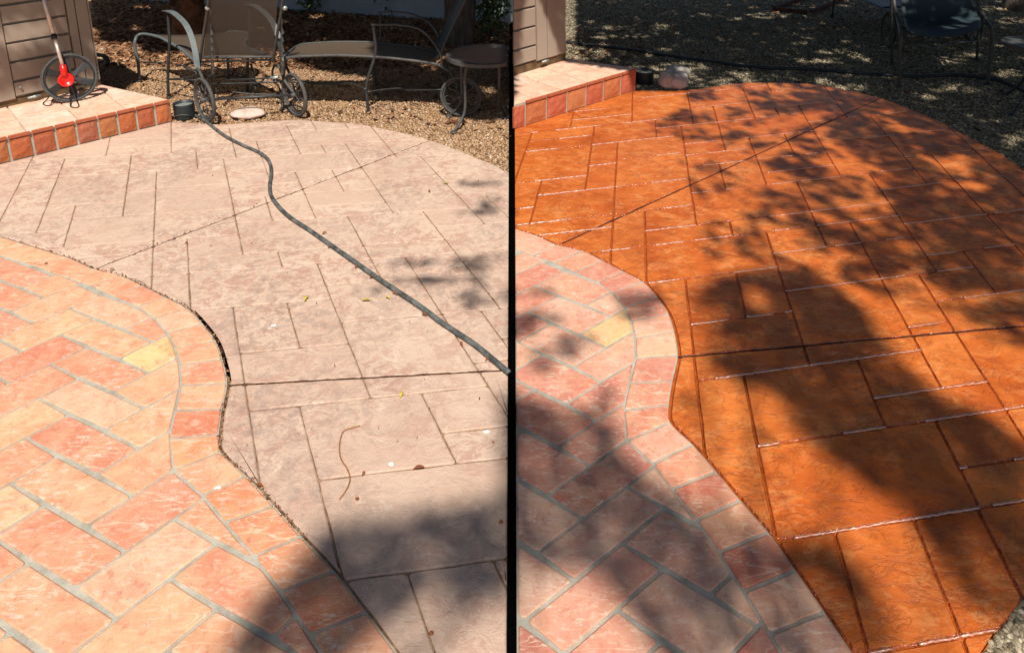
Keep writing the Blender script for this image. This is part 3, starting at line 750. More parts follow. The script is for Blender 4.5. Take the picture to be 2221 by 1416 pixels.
shedL, WL, szL, nL, dL = shed(-1, hL, ((14, 232.6), (218.6, 185.6)), ((14, 217), (216, 178)), (180, 137, 95, 53, 10), 25, [((195, 27), (214, 180)), ((170, 60), (184, 141)), ((152, 73), (169, 163))], 0.05, 'taupe slatted storage shed on the left step, shaded, with measuring wheel leaning before it', [(74, 210, 0.085), (176, 187, 0.05)])
shedR, WR, szR, nR, dR = shed(1, hR, ((1117, 164), (1226.7, 131)), ((1117, 148.5), (1232, 115.7)), (112, 69, 25), 1117, [((1205, 40), (1219.5, 117)), ((1183, 60), (1197.6, 124)), ((1163, 60), (1172, 98))], 0.05, 'sunlit taupe slatted storage shed standing on the right step', [(1181.7, 133, 0.085)])
# small hook with cord on the left shed door
s, z = szL(43, 189); mb = MB(); p = WL(s, z, 0.03); mb.ball(p, 0.009); mb.tube([p, p+nL*0.03], 0.004, 6); mb.obj('door_knob', M_latch, shedL)

# ---------------------------------------------------------------- pots
def pot(px0, px1, ytop, ybot, name_label, ring):
    xc = (px0+px1)/2; base = G(xc, ybot-6); v = None
    r = (px1-px0)/2*base[1]/F/math.cos(PHI)*0.985
    r = (px1-px0)/2/np.linalg.norm(pix(base+np.array([1, 0, 0]))[0]-pix(base)[0]) if True else r
    base = base+np.array([0, r*0.55, 0]); hs = np.linspace(0.05, 0.3, 251)
    e = [abs(pix(base+np.array([0, r, h]))[0][1]-ytop) for h in hs]; h = hs[int(np.argmin(e))]
    root = empty('metal_pot', base); tag(root, name_label, 'pot')
    MB().lathe(base, [(0.001, 0.004), (r*0.93, 0.0), (r*0.95, 0.01), (r, h*0.6), (r*1.0, h-0.008), (r*1.02, h), (r*0.97, h), (r*0.95, h*0.6)], 30).obj('pot_body', M_pot, root)
    MB().lathe(base, [(0.001, h-0.025), (r*0.955, h-0.026)], 26).obj('pot_fill', M_water, root)
    if ring:
        mb = MB(); P = [base+np.array([r*1.03*math.cos(a), r*1.03*math.sin(a), 0.012+0.04*math.sin((a+2.6)*1.3)]) for a in np.linspace(-2.6, -0.6, 12)]; mb.tube(P, 0.005, 6); mb.obj('wire_handle', M_iron2, root)
    print('POT', base, r, h)
pot(375, 418, 216, 266, 'black round metal pot filled with cloudy water between left step and wheeled lounger', True)
pot(1377, 1419, 147, 188, 'black round metal pot beside the right step and the two stacked rocks', False)

# ---------------------------------------------------------------- rocks
def rock(px0, px1, y0, y1, z0, m, label, name, dy=0.0, seed=1, boxy=2.0, flat=0.5):
    xc = (px0+px1)/2; base = G(xc, y1); sc = np.linalg.norm(pix(base+np.array([1, 0, 0]))[0]-pix(base)[0])
    rx = (px1-px0)/2/sc; ry = rx*0.75; base = base+np.array([0, ry*0.8+dy, z0])
    hs = np.linspace(0.03, 0.3, 200); e = [abs(pix(base+np.array([0, ry*0.35, h]))[0][1]-y0) for h in hs]; h = hs[int(np.argmin(e))]
    V = []; n, mm = 26, 16; Fs = []
    for i in range(mm+1):
        a = math.pi*i/mm
        for j in range(n):
            b = 2*math.pi*j/n
            p = np.array([math.sin(a)*math.cos(b), math.sin(a)*math.sin(b), math.cos(a)])
            p = np.sign(p)*np.abs(p)**(2/boxy)
            q = mnoise.noise(Vector(p*1.3)+Vector((seed, 0, 0)))*0.16+mnoise.noise(Vector(p*3.2)+Vector((seed, 4, 0)))*0.05
            p = p*(1+q); V.append((base[0]+p[0]*rx, base[1]+p[1]*ry, base[2]+h/2+p[2]*h/2*1.02))
    for i in range(mm):
        for j in range(n): Fs.append((i*n+j, (i+1)*n+j, (i+1)*n+(j+1) % n, i*n+(j+1) % n))
    o = obj(name, V, Fs, m, None, (base[0], base[1], base[2]), True); tag(o, label, 'rock'); return h
rock(493, 566, 232, 261, -0.01, M_rock, 'flat oval pinkish cobble on the gravel under the wheeled lounger', 'cobble', seed=2)
rock(1431, 1497, 153, 195, -0.012, M_rock2, 'large blocky mauve rock in front, beside the black pot', 'boulder', seed=5, boxy=2.6)
rock(1450, 1504, 141, 176, -0.01, M_rock2, 'smooth rounded mauve rock lying behind the large blocky one', 'boulder', seed=9, dy=0.08, boxy=2.3)

# ---------------------------------------------------------------- hoses
def hose(pts, r, m, label, name, cat, dz=0.0, z=0.0):
    P = [G(x, y, z+r+dz) for x, y in pts]; c = P[len(P)//2]
    mb = MB(); Q = catmull(P, 8); mb.tube(Q, r, 10); o = mb.obj(name, m, loc=(c[0], c[1], 0)); tag(o, label, cat)
hose([(412, 246), (424.5, 251.6), (447, 264), (483, 292), (521, 312.7), (558, 329), (577, 342), (586, 356), (588.5, 376), (585, 404), (591, 430), (622, 466), (678, 504), (755, 558), (832, 612), (909, 663), (960, 701), (1025, 744), (1070, 780), (1104, 809)], 0.0113, M_hose, 'grey garden hose curving across the bleached left patio', 'garden_hose', 'hose')
hose([(1229, 92), (1262, 97), (1294, 100), (1335, 104.5), (1394, 112), (1440, 120), (1497, 127.6), (1545, 134), (1590.7, 140.5), (1661, 147.5), (1720, 149), (1778, 152), (1840, 157), (1895, 161.6), (1947.7, 165), (1995, 166), (2071.7, 163), (2129, 169), (2167, 175.5), (2207, 190.7), (2280, 225)], 0.016, M_dhose, 'long black drip hose lying across the grey gravel', 'drip_hose', 'hose', dz=-0.004)
mb = MB(); P = [PY(x, y, 6.35) for x, y in ((205, 119), (217, 120), (228, 124), (234, 132), (230, 141), (220, 145), (205, 146))]; mb.tube(P, 0.02, 8, 5); o = mb.obj('hose_loop', M_hose, loc=(P[3][0], P[3][1], 0)); tag(o, 'grey curled hose end sticking out behind the left shed corner', 'hose')
# ---------------------------------------------------------------- wheeled chaise longue seen from behind its back
def tube_obj(name, P, r, m, par, k=4, n=8, flat=None):
    mb = MB(); mb.tube(P, r, n, k, flat=flat); return mb.obj(name, m, par, smooth=flat is None)
def wheel(par, c, fwd, r, m_t=None, petals=5, phase=0.0):
    up = np.array([0, 0, 1.0]); fwd = np.array([fwd[0], fwd[1], 0.0]); fwd /= np.linalg.norm(fwd); ax = np.cross(fwd, up)
    mb = MB(); mb.ring(c, fwd, up, r-0.012, 0.012, 36, 8, 1.25); w = mb.obj('wheel', m_t or M_tyre, par, loc=c)
    mb = MB(); mb.ring(c, fwd, up, r-0.03, 0.006, 32, 6); mb.tube([c-ax*0.03, c+ax*0.03], 0.018, 10)
    for i in range(petals):
        a = phase+2*math.pi*i/petals; e = fwd*math.cos(a)+up*math.sin(a); t = -fwd*math.sin(a)+up*math.cos(a); R_ = r-0.035
        P = [c+e*0.015, c+e*R_*0.45+t*0.012, c+e*R_*0.75+t*0.042, c+e*R_*0.97+t*0.025, c+e*R_*0.95-t*0.02, c+e*R_*0.72-t*0.03, c+e*R_*0.5-t*0.008]
        mb.tube(P, 0.0048, 6, 3)
    mb.obj('spokes', M_iron2, w, loc=c)
    return w
gy = lambda x, y: G(x, y)[1]
def chaise_b():
    cL, cR = G(449, 264), G(643, 252); fL, fR = G(303, 177), G(496, 170); pLf, pRf = G(366, 212), G(536, 202)
    root = empty('wheeled_lounger', (cL+cR)/2); tag(root, 'wheeled iron sun lounger with raised sheer mesh back, right of the left pot', 'sun lounger', 'iron loungers on the gravel')
    zr = 0.40
    dirv = (fL-cL)/np.linalg.norm(fL-cL); r = 0.175
    hubL, hubR = cL+np.array([0, 0, r]), cR+np.array([0, 0, r])
    wheel(root, hubL, dirv, r, phase=0.4); wheel(root, hubR, dirv, r, phase=1.0)
    tube_obj('axle', [hubL, hubR], 0.010, M_iron, root, 0)
    # side rails with the foot-end legs
    railL = [fL+np.array([0, 0, 0.004]), PY(299, 132, fL[1]), PY(292.5, 104, fL[1]), PY(294, 86, fL[1]+0.02), G(300, 77, zr+0.01), G(314, 74.5, zr+0.02), G(345, 81, zr+0.02), G(366, 92, zr+0.005), G(391, 106, zr), G(417, 128, zr-0.01), G(437, 141, zr-0.02)]
    tube_obj('side_rail', railL, 0.0135, M_strap, root)
    off = fR-fL
    railR = [p+np.array([off[0], off[1], 0]) for p in railL[:7]]+[G(530, 99, zr), G(578, 120, zr), G(596, 131, zr-0.02)]
    tube_obj('side_rail', railR, 0.0135, M_strap, root)
    for f in (fL, fR, pLf, pRf): 
        mb = MB(); mb.lathe(f, [(0.001, 0.0), (0.022, 0.0), (0.022, 0.008), (0.014, 0.012), (0.001, 0.013)], 12); mb.obj('foot_pad', M_iron, root)
    # arm posts
    topL = PY(364, 30, pLf[1]); tube_obj('leg', [pLf, PY(364, 172, pLf[1]), PY(366, 120, pLf[1]), PY(368, 86, pLf[1]), PY(366, 60, pLf[1]), topL], 0.0125, M_iron, root)
    topR = PY(541, 16, pRf[1]); tube_obj('leg', [pRf, PY(536.5, 165, pRf[1]), PY(538, 120, pRf[1]), PY(541, 92, pRf[1]), PY(541, 55, pRf[1]), topR], 0.0125, M_iron, root)
    wdir = (cR-cL)/np.linalg.norm(cR-cL)
    Yp = pLf[1]
    armL = [PY(357, 24, Yp), PY(367, 25, Yp-0.03), PY(381, 32, Yp-0.08), PY(402, 53, Yp-0.18), PY(415.5, 81, Yp-0.26), PY(424, 115, Yp-0.33), PY(428.5, 150, Yp-0.38)]
    tube_obj('arm_rest', armL, 0.0, M_strap, root, 5, flat=(0.021, 0.004, wdir+np.array([0.2, 0, 0])))
    sh = topR-topL
    armR = [p+np.array([sh[0]-0.0, sh[1], sh[2]]) for p in armL]
    tube_obj('arm_rest', armR, 0.0, M_strap, root, 5, flat=(0.021, 0.004, wdir+np.array([0.2, 0, 0])))
    # struts pivot -> hub
    tube_obj('wheel_strut', [armL[-1], PY(435, 160, cL[1]+0.12), PY(446, 190, cL[1]+0.04), hubL], 0.011, M_iron2, root)
    tube_obj('wheel_strut', [PY(602, 140, cR[1]+0.2), PY(609, 155, cR[1]+0.15), PY(617, 175, cR[1]+0.05), hubR], 0.011, M_iron2, root)
    # seat sling
    n = 8; A_ = [railL[i] for i in (4, 5, 6, 7, 8, 9)]; B_ = [railR[4], railR[5], railR[6], G(530, 99, zr), G(556, 109, zr), G(578, 120, zr)]
    V = []; Fs = []
    for a, b_ in zip(A_, B_):
        for j in range(n+1): t = j/n; p = a*(1-t)+b_*t; V.append(p-np.array([0, 0, 0.018*math.sin(math.pi*t)]))
    for i in range(len(A_)-1):
        for j in range(n): k = i*(n+1)+j; Fs.append((k, k+1, k+n+2, k+n+1))
    obj('seat_sling', V, Fs, M_sling, root, None, True)
    # back frame
    Ys = gy(300, 177)*0+5.12
    def bk(x, y): return PY(x, y, 5.10-(131-y)*0.0017)
    tube_obj('back_frame', [bk(434, 134), bk(437, 110), bk(444, 60), bk(450, 20), bk(456, -30), bk(462, -75), bk(480, -92), bk(530, -96), bk(590, -94), bk(612, -78), bk(614, -30), bk(611, 20), bk(602, 70), bk(593, 125), bk(590, 134)], 0.0115, M_iron2, root, 3)
    V = []; Fs = []; m = 8
    for i in range(m+1):
        y = 122-(122+85)*i/m
        for j in range(n+1):
            x0 = 441+ (462-441)*i/m; x1 = 592+(610-592)*i/m; x = x0+(x1-x0)*j/n; V.append(bk(x, y)+np.array([0, 0.03*math.sin(math.pi*j/n), 0]))
    for i in range(m):
        for j in range(n): k = i*(n+1)+j; Fs.append((k, k+1, k+n+2, k+n+1))
    obj('back_sling', V, Fs, M_slingb, root, None, True)
    tube_obj('cross_bar', [bk(440, 125.5), bk(590, 124)], 0.011, M_iron2, root, 0)
    tube_obj('cross_bar', [bk(434, 135), bk(598, 130)], 0.009, M_iron, root, 0)
    for x in (450, 618):
        mb = MB(); mb.ball(bk(x, 18.5), 0.019); mb.obj('ball_knob', M_latch, root)
    # toothed recline racks
    for x0, y0, x1, y1, s in ((456, 21, 460, 178, 1), (612, 22, 608, 158, 1)):
        Y0 = 4.98 if x0 < 500 else 4.95
        tube_obj('recline_rack', [PY(x0, y0, Y0), PY((x0+x1)/2, (y0+y1)/2, Y0), PY(x1, y1, Y0)], 0.007, M_iron, root, 2)
        mb = MB()
        for k in range(6):
            yy = 62+k*17 + (0 if x0 < 500 else -2); xx = x0+(x1-x0)*(yy-y0)/(y1-y0)
            a, b_, c_ = PY(xx+1, yy, Y0), PY(xx+1, yy+16, Y0), PY(xx+6, yy+13, Y0)
            e = np.array([0, 0.006, 0]); mb.add([a-e, b_-e, c_-e, a+e, b_+e, c_+e], [(0, 1, 2), (5, 4, 3), (0, 3, 4, 1), (1, 4, 5, 2), (2, 5, 3, 0)])
        mb.obj('rack_teeth', M_iron2, root, smooth=False)
    # low braces and scrolls
    tube_obj('brace', [PY(487, 174.5, 5.2), PY(545, 172, 5.15), PY(605, 169, 5.1)], 0.007, M_iron, root, 2)
    tube_obj('brace', [PY(459, 183, 5.1), PY(530, 181, 5.1), PY(608, 178, 5.08)], 0.007, M_iron, root, 2)
    tube_obj('brace', [PY(587, 170, 5.09), PY(604, 168, 5.08)], 0.014, M_latch, root, 0)
    tube_obj('brace', [PY(301, 135, 5.8), PY(362, 138, 5.6), PY(400, 144, 5.4), PY(425, 157, 5.2), PY(418, 166, 5.2), PY(395, 170, 5.3), PY(368, 172, 5.38)], 0.006, M_iron, root)
    tube_obj('brace', [PY(425, 157, 5.2), PY(405, 150, 5.25), PY(398, 143, 5.3), PY(408, 138, 5.35), PY(430, 137, 5.4), PY(470, 148, 5.5), PY(536, 165, 5.5)], 0.006, M_iron, root)
    tube_obj('brace', [PY(368, 173, 5.38), PY(425, 174.5, 5.2)], 0.006, M_iron, root, 0)
    tube_obj('brace', [PY(440, 166, 5.2), PY(480, 167, 5.4), PY(536, 168, 5.5)], 0.007, M_iron, root, 2)
    tube_obj('brace', [PY(545, 140, 5.4), PY(549, 165, 5.35), PY(555, 195, 5.25)], 0.009, M_iron, root, 2)
    tube_obj('brace', [PY(505, 200, 5.0), PY(540, 204, 5.0), PY(600, 206, 4.98)], 0.006, M_iron2, root, 2)
    # loops behind right wheel
    tube_obj('scroll', [PY(597, 140, 5.3), PY(591, 155, 5.3), PY(594, 175, 5.28), PY(605, 190, 5.2), PY(612, 215, 5.1), PY(612, 238, 5.05)], 0.009, M_iron, root, 4)
    return root
chaise_b()

# ---------------------------------------------------------------- long lounger seen from its side
def chaise_c():
    Yn, Yf = 5.02, 5.56
    cN = G(1000.5, 253); root = empty('wheeled_lounger', G(860, 240)); tag(root, 'long iron sun lounger with brown mesh seat seen side on, left of the round table', 'sun lounger', 'iron loungers on the gravel')
    n_ = lambda x, y, d=0: PY(x, y, Yn+d); f_ = lambda x, y, d=0: PY(x, y, Yf+d)
    near = [n_(618, 127), n_(640, 124), n_(663, 122.5), n_(733, 120.6), n_(810, 124), n_(850, 127), n_(901, 133), n_(948, 141), n_(978, 157)]
    farr = [f_(640, 103), f_(655, 97.5), f_(676, 95), f_(733, 92), f_(810, 93), f_(860, 98), f_(905, 104), f_(944, 111), f_(970, 122)]
    tube_obj('side_rail', near, 0.012, M_iron2, root); tube_obj('side_rail', farr, 0.012, M_iron2, root)
    tube_obj('foot_bar', [near[0], PY(622, 119, 5.2), PY(632, 109, 5.4), farr[0]], 0.011, M_iron2, root)
    V = []; Fs = []; m = 6
    nn = catmull(near[:8], 3); ff = catmull(farr[:8], 3)
    for a, b_ in zip(nn, ff):
        for j in range(m+1): t = j/m; V.append(a*(1-t)+b_*t-np.array([0, 0, 0.012*math.sin(math.pi*t)+0.002]))
    for i in range(len(nn)-1):
        for j in range(m): k = i*(m+1)+j; Fs.append((k, k+1, k+m+2, k+m+1))
    obj('seat_sling', V, Fs, M_sling, root, None, True)
    # near arm post + arm, far arm post + arm
    fN, fF = G(799, 245), G(813.5, 206)
    tube_obj('leg', [fN, PY(796, 212, fN[1]), PY(794, 191, fN[1]), PY(800, 163, fN[1]), PY(811, 130, Yn), PY(815, 105, Yn), PY(812, 77, Yn), PY(810, 56, Yn)], [0.013]*36+[0.013]*6, M_iron, root, 6)
    tube_obj('arm_rest', [n_(806, 54), n_(830, 54), n_(860, 54), n_(891, 58), n_(911.5, 65), n_(932, 82), n_(948, 104), n_(957, 121), n_(957, 140)], 0, M_iron2, root, 5, flat=(0.018, 0.004, (0, 1, 0)))
    tube_obj('leg', [fF, PY(812, 170, Yf-0.06), PY(811, 124, Yf), PY(823, 90, Yf+0.02), PY(826, 60, Yf+0.05), PY(825, 31, Yf+0.05)], 0.0125, M_iron, root, 5)
    tube_obj('arm_rest', [f_(819, 28), f_(845, 27), f_(870, 27.5), f_(895, 32), f_(925, 47), f_(945, 70), f_(956, 100)], 0, M_iron, root, 4, flat=(0.018, 0.004, (0, 1, 0)))
    fL1, fL2 = G(612.6, 239), G(640, 203)
    tube_obj('leg', [fL1, PY(613, 200, fL1[1]), PY(615, 165, fL1[1]), PY(619, 134, fL1[1]), near[0]], 0.0115, M_iron, root)
    tube_obj('leg', [fL2, PY(634, 180, fL2[1]), PY(627, 158, fL2[1]), PY(620, 136, 5.4), PY(638, 106, Yf)], 0.0115, M_iron, root)
    for f in (fN, fF, fL1, fL2):
        mb = MB(); mb.lathe(f, [(0.001, 0.0), (0.024, 0.0), (0.024, 0.008), (0.014, 0.013), (0.001, 0.014)], 12); mb.obj('foot_pad', M_iron, root)
    # reclined back, rising to the right
    bn = [n_(948, 131), n_(966, 92), n_(985, 50), n_(1004, 10), n_(1026, -45)]
    bf = [f_(943, 108), f_(957, 78), f_(976, 40), f_(993, 5), f_(1012, -45)]
    tube_obj('back_frame', bn, 0.012, M_iron, root); tube_obj('back_frame', bf, 0.012, M_iron, root)
    V = []; Fs = []
    a_ = catmull(bn, 2); b2 = catmull(bf, 2)
    for a, b_ in zip(a_, b2):
        for j in range(m+1): t = j/m; V.append(a*(1-t)+b_*t)
    for i in range(len(a_)-1):
        for j in range(m): k = i*(m+1)+j; Fs.append((k, k+1, k+m+2, k+m+1))
    obj('back_sling', V, Fs, M_sling2, root, None, True)
    mb = MB(); mb.ball(n_(947, 140), 0.017); mb.obj('ball_knob', M_iron2, root)
    mb = MB(); mb.ball(n_(958, 144), 0.012); mb.obj('ball_knob', M_iron2, root)
    # wheels
    r = 0.166; hn = cN+np.array([0, 0, r]); hf = np.array([PY(1003, 171, Yf)[0], Yf, r])
    wheel(root, hn, (1, -0.08), r, phase=0.9); wheel(root, hf, (1, -0.08), r, phase=0.2)
    tube_obj('axle', [hn, hf], 0.010, M_iron, root, 0)
    tube_obj('wheel_strut', [near[-2], near[-1], PY(988, 185, 4.97), hn], 0.011, M_iron, root)
    tube_obj('wheel_strut', [farr[-2], farr[-1], PY(990, 145, Yf), hf], 0.011, M_iron, root)
    # braces
    tube_obj('brace', [PY(617, 178, 5.1), PY(650, 180, 5.15), PY(700, 183.5, 5.25), PY(758, 182.5, 5.25), PY(790, 176, 5.3), PY(811, 165, 5.45)], 0.0065, M_iron, root)
    tube_obj('brace', [PY(625, 172, 5.4), PY(680, 179, 5.35), PY(740, 180.5, 5.2), PY(770, 184, 5.1), PY(794, 195, 5.0)], 0.0065, M_iron, root)
    tube_obj('brace', [PY(797, 200, 5.0), PY(830, 195, 5.1), PY(870, 192, 5.2), PY(953, 191.5, 5.3)], 0.0065, M_iron, root)
    tube_obj('brace', [PY(813, 165, 5.5), PY(822, 182, 5.5), PY(840, 190, 5.45), PY(880, 196, 5.2), PY(960, 195, 5.0)], 0.0055, M_iron, root)
    return root
chaise_c()

# ---------------------------------------------------------------- mesh table cut off flat at the divider
def table(cx, cy, rx, ztop, feet, tops, clipx, label, move=None):
    c = G(cx, cy, ztop); r = rx/np.linalg.norm(pix(c+np.array([1, 0, 0]))[0]-pix(c)[0])
    root = empty('garden_table', (c[0], c[1], 0)); tag(root, label, 'table', 'round mesh garden tables')
    P = [(c[0]+r*math.cos(a), c[1]+r*1.0*math.sin(a)) for a in np.linspace(0, 2*math.pi, 48, endpoint=False)]
    Pi = [(c[0]+(r-0.022)*math.cos(a), c[1]+(r-0.022)*math.sin(a)) for a in np.linspace(0, 2*math.pi, 48, endpoint=False)]
    V = []; Fs = []; N = 48
    for p, q in zip(P, Pi):
        V += [(q[0], q[1], ztop), (p[0], p[1], ztop-0.004), (p[0], p[1], ztop-0.03), (q[0], q[1], ztop-0.028)]
    for i in range(N):
        for j in range(4):
            a, b_ = i*4+j, i*4+(j+1) % 4; a2, b3 = ((i+1) % N)*4+j, ((i+1) % N)*4+(j+1) % 4; Fs.append((a, b_, b3, a2))
    if clipx is not None: V = [((min(v[0], clipx)), v[1], v[2]) for v in V]
    obj('table_rim', V, Fs, M_iron2, root, None, False)
    mb = MB(); ang = R(62); u = np.array([math.cos(ang), math.sin(ang)]); w = np.array([-u[1], u[0]]); R_ = r-0.022
    s = -R_
    while s < R_:
        hl = math.sqrt(max(0, R_*R_-s*s))
        for q0, q1 in ((-hl, hl),):
            a = np.array([c[0], c[1]])+w*s+u*q0; b_ = np.array([c[0], c[1]])+w*s+u*q1
            if clipx is not None:
                if a[0] > clipx: break
                if b_[0] > clipx: b_ = a+(b_-a)*(clipx-a[0])/(b_[0]-a[0])
            mb.box(((a+b_)[0]/2, (a+b_)[1]/2, ztop-0.004), (*((b_-a)/2), 0), (*(w*0.0033), 0), (0, 0, 0.002))
        s += 0.0125
    for s in np.arange(-R_+0.03, R_, 0.055):
        hl = math.sqrt(max(0, R_*R_-s*s)); a = np.array([c[0], c[1]])+u*s-w*hl; b_ = np.array([c[0], c[1]])+u*s+w*hl
        if clipx is not None:
            if min(a[0], b_[0]) > clipx: continue
            if a[0] > clipx: a = b_+(a-b_)*(clipx-b_[0])/(a[0]-b_[0])
            if b_[0] > clipx: b_ = a+(b_-a)*(clipx-a[0])/(b_[0]-a[0])
        mb.box(((a+b_)[0]/2, (a+b_)[1]/2, ztop-0.0085), (*((b_-a)/2), 0), (*(u*0.003), 0), (0, 0, 0.002))
    o = mb.obj('mesh_top', M_mesh, root, smooth=False); o['kind'] = 'stuff'
    for f, t in zip(feet, tops):
        F_ = G(*f); top = np.array([c[0]+(F_[0]-c[0])*0.55, c[1]+(F_[1]-c[1])*0.55, ztop-0.03]); 
        if clipx is not None: top[0] = min(top[0], clipx-0.02)
        pts = [F_, F_*0.72+top*0.28+np.array([0.0, 0, -0.02]), F_*0.42+top*0.58, top*0.8+F_*0.2, top]
        k = (np.array([c[0], c[1]])-F_[:2]); 
        pts[1][:2] += k*0.20; pts[2][:2] += k*0.10
        tube_obj('leg', pts, 0.0105, M_iron2 if t else M_iron, root, 5)
        mb = MB(); mb.lathe(F_, [(0.001, 0.0), (0.026, 0.0), (0.026, 0.008), (0.014, 0.013), (0.001, 0.014)], 12); mb.obj('foot_pad', M_iron2, root)
    return root, c, r
tabL, tc, tr = table(1052, 116, 85, 0.53, [(984, 288), (974, 252.5), (1098, 256)], [1, 1, 0], -0.04, 'round grey iron mesh table standing at the end of the long lounger', None)

# ---------------------------------------------------------------- right yard furniture
def sling_chair():
    a, b_, c_, d_ = G(1951.5, 187), G(2143, 183), G(2119, 129), G(1934, 141)
    root = empty('sling_chair', (a+b_)/2); tag(root, 'dark metal garden chair with blue black mesh sling seat on the grey gravel', 'chair')
    Y0 = a[1]
    tube_obj('leg', [a, PY(1951.5, 150, Y0), PY(1952, 114, Y0), PY(1954.5, 88, Y0), PY(1953, 72, Y0+0.06), PY(1948, 47, Y0+0.35), PY(1941, 18, Y0+0.5), PY(1936, -20, Y0+0.6)], 0.0145, M_iron2, root, 5)
    Y1 = b_[1]
    tube_obj('leg', [b_, PY(2146, 143, Y1), PY(2150.5, 100, Y1), PY(2152, 78, Y1), PY(2148, 59, Y1+0.05), PY(2136, 38, Y1+0.35), PY(2121, 13, Y1+0.55), PY(2112, -20, Y1+0.65)], 0.0145, M_iron2, root, 5)
    tube_obj('leg', [c_, PY(2121, 95, c_[1]), PY(2123, 60, c_[1]), PY(2124, 20, c_[1]), PY(2122, -30, c_[1])], 0.0125, M_iron, root)
    tube_obj('leg', [d_, PY(1934, 100, d_[1]), PY(1933.5, 50, d_[1]), PY(1933, 10, d_[1]), PY(1932, -30, d_[1])], 0.0125, M_iron, root)
    for f in (a, b_, c_, d_):
        mb = MB(); mb.lathe(f, [(0.001, 0.0), (0.028, 0.0), (0.028, 0.008), (0.016, 0.013), (0.001, 0.014)], 12); mb.obj('foot_pad', M_iron, root)
    rows = [([(1972, 71), (2000, 78.5), (2030, 81), (2058, 79.5), (2083, 76), (2105, 70), (2124, 62)], Y0+0.0), ([(1966, 62), (1998, 67), (2030, 69), (2060, 68), (2088, 65), (2108, 61), (2128, 54)], Y0+0.10), ([(1963, 55), (1996, 58), (2030, 59), (2062, 58), (2090, 56), (2110, 53), (2129, 47)], Y0+0.28), ([(1961, 44), (1994, 45), (2028, 46), (2060, 45), (2086, 44), (2105, 42), (2124, 38)], Y0+0.46), ([(1957, 28), (1990, 28), (2025, 28), (2056, 28), (2080, 28), (2098, 27), (2116, 25)], Y0+0.55), ([(1953, 8), (1986, 8), (2021, 8), (2050, 8), (2073, 8), (2090, 8), (2106, 8)], Y0+0.62), ([(1949, -40), (1982, -40), (2017, -40), (2046, -40), (2068, -40), (2085, -40), (2098, -40)], Y0+0.7)]
    V = []; Fs = []
    for pts, Y in rows:
        for p in pts: V.append(PY(p[0], p[1], Y))
    for i in range(len(rows)-1):
        for j in range(6): k = i*7+j; Fs.append((k, k+1, k+8, k+7))
    o = obj('sling_seat', V, Fs, M_sling2, root, None, True); sub = o.modifiers.new('s', 'SUBSURF'); sub.levels = 2; sub.render_levels = 2; sub.subdivision_type = 'CATMULL_CLARK'
    sd = o.modifiers.new('t', 'SOLIDIFY'); sd.thickness = 0.004
    tube_obj('cross_bar', [PY(1950, 60, Y0+0.25), PY(1968, 61, Y0+0.2)], 0.008, M_iron, root, 0)
    tube_obj('cross_bar', [PY(2125, 52, Y1+0.2), PY(2146, 53, Y1+0.15)], 0.008, M_iron, root, 0)
    tube_obj('stretcher', [PY(1955, 99, Y0+0.05), PY(1996, 100, Y0+0.2), PY(2020, 106, Y0+0.3), PY(2046, 113, Y0+0.35)], 0.0065, M_iron2, root)
    tube_obj('stretcher', [PY(1940, 99, d_[1]), PY(1990, 98, d_[1]), PY(2010, 93, d_[1]), PY(2024, 90, d_[1]), PY(2045, 92.5, d_[1]), PY(2070, 93.5, d_[1]), PY(2118, 90.5, c_[1])], 0.0065, M_iron, root)
    tube_obj('stretcher', [PY(2030, 110, Y0+0.35), PY(2038, 103, Y0+0.5), PY(2052, 97, Y0+0.6), PY(2072, 93.5, Y0+0.8)], 0.0065, M_iron, root)
    tube_obj('stretcher', [PY(1953, 144, Y0), PY(1985, 142, Y0), PY(2015, 137, Y0), PY(2028, 132, Y0), PY(2042, 127.5, Y0), PY(2058, 130, Y0), PY(2075, 133.5, Y0), PY(2105, 135.5, Y0), PY(2145, 133, Y0)], 0.0065, M_iron2, root)
sling_chair()
def far_lounger():
    w = G(1923, 103); w2 = G(2104, 92); r = 0.2
    root = empty('wheeled_lounger', w); tag(root, 'dark wheeled lounger half hidden behind the sling chair, wheel seen edge on', 'sun lounger', 'iron loungers on the gravel')
    fw = np.array([0.16, 1.0])
    wheel(root, w+np.array([0, 0, r]), fw, r, M_blk); wheel(root, w2+np.array([0, 0.0, r]), fw, r, M_blk)
    tube_obj('axle', [w+np.array([0, 0, r]), w2+np.array([0, 0, r])], 0.012, M_iron, root, 0)
    for q in (w, w2):
        tube_obj('side_rail', [q+np.array([0.02, 0, r]), q+np.array([0.04, 0.15, 0.36]), q+np.array([0.06, 0.9, 0.38]), q+np.array([0.08, 1.4, 0.34]), q+np.array([0.08, 1.45, 0.0])], 0.013, M_iron, root)
    tube_obj('cross_bar', [w+np.array([0.05, 0.3, 0.37]), w2+np.array([0.05, 0.3, 0.37])], 0.012, M_iron, root, 0)
    V = [w+np.array([0.05, 0.2, 0.37]), w2+np.array([0.05, 0.2, 0.37]), w2+np.array([0.07, 1.3, 0.35]), w+np.array([0.07, 1.3, 0.35])]
    obj('seat_sling', V, [(0, 1, 2, 3)], M_sling2, root)
far_lounger()
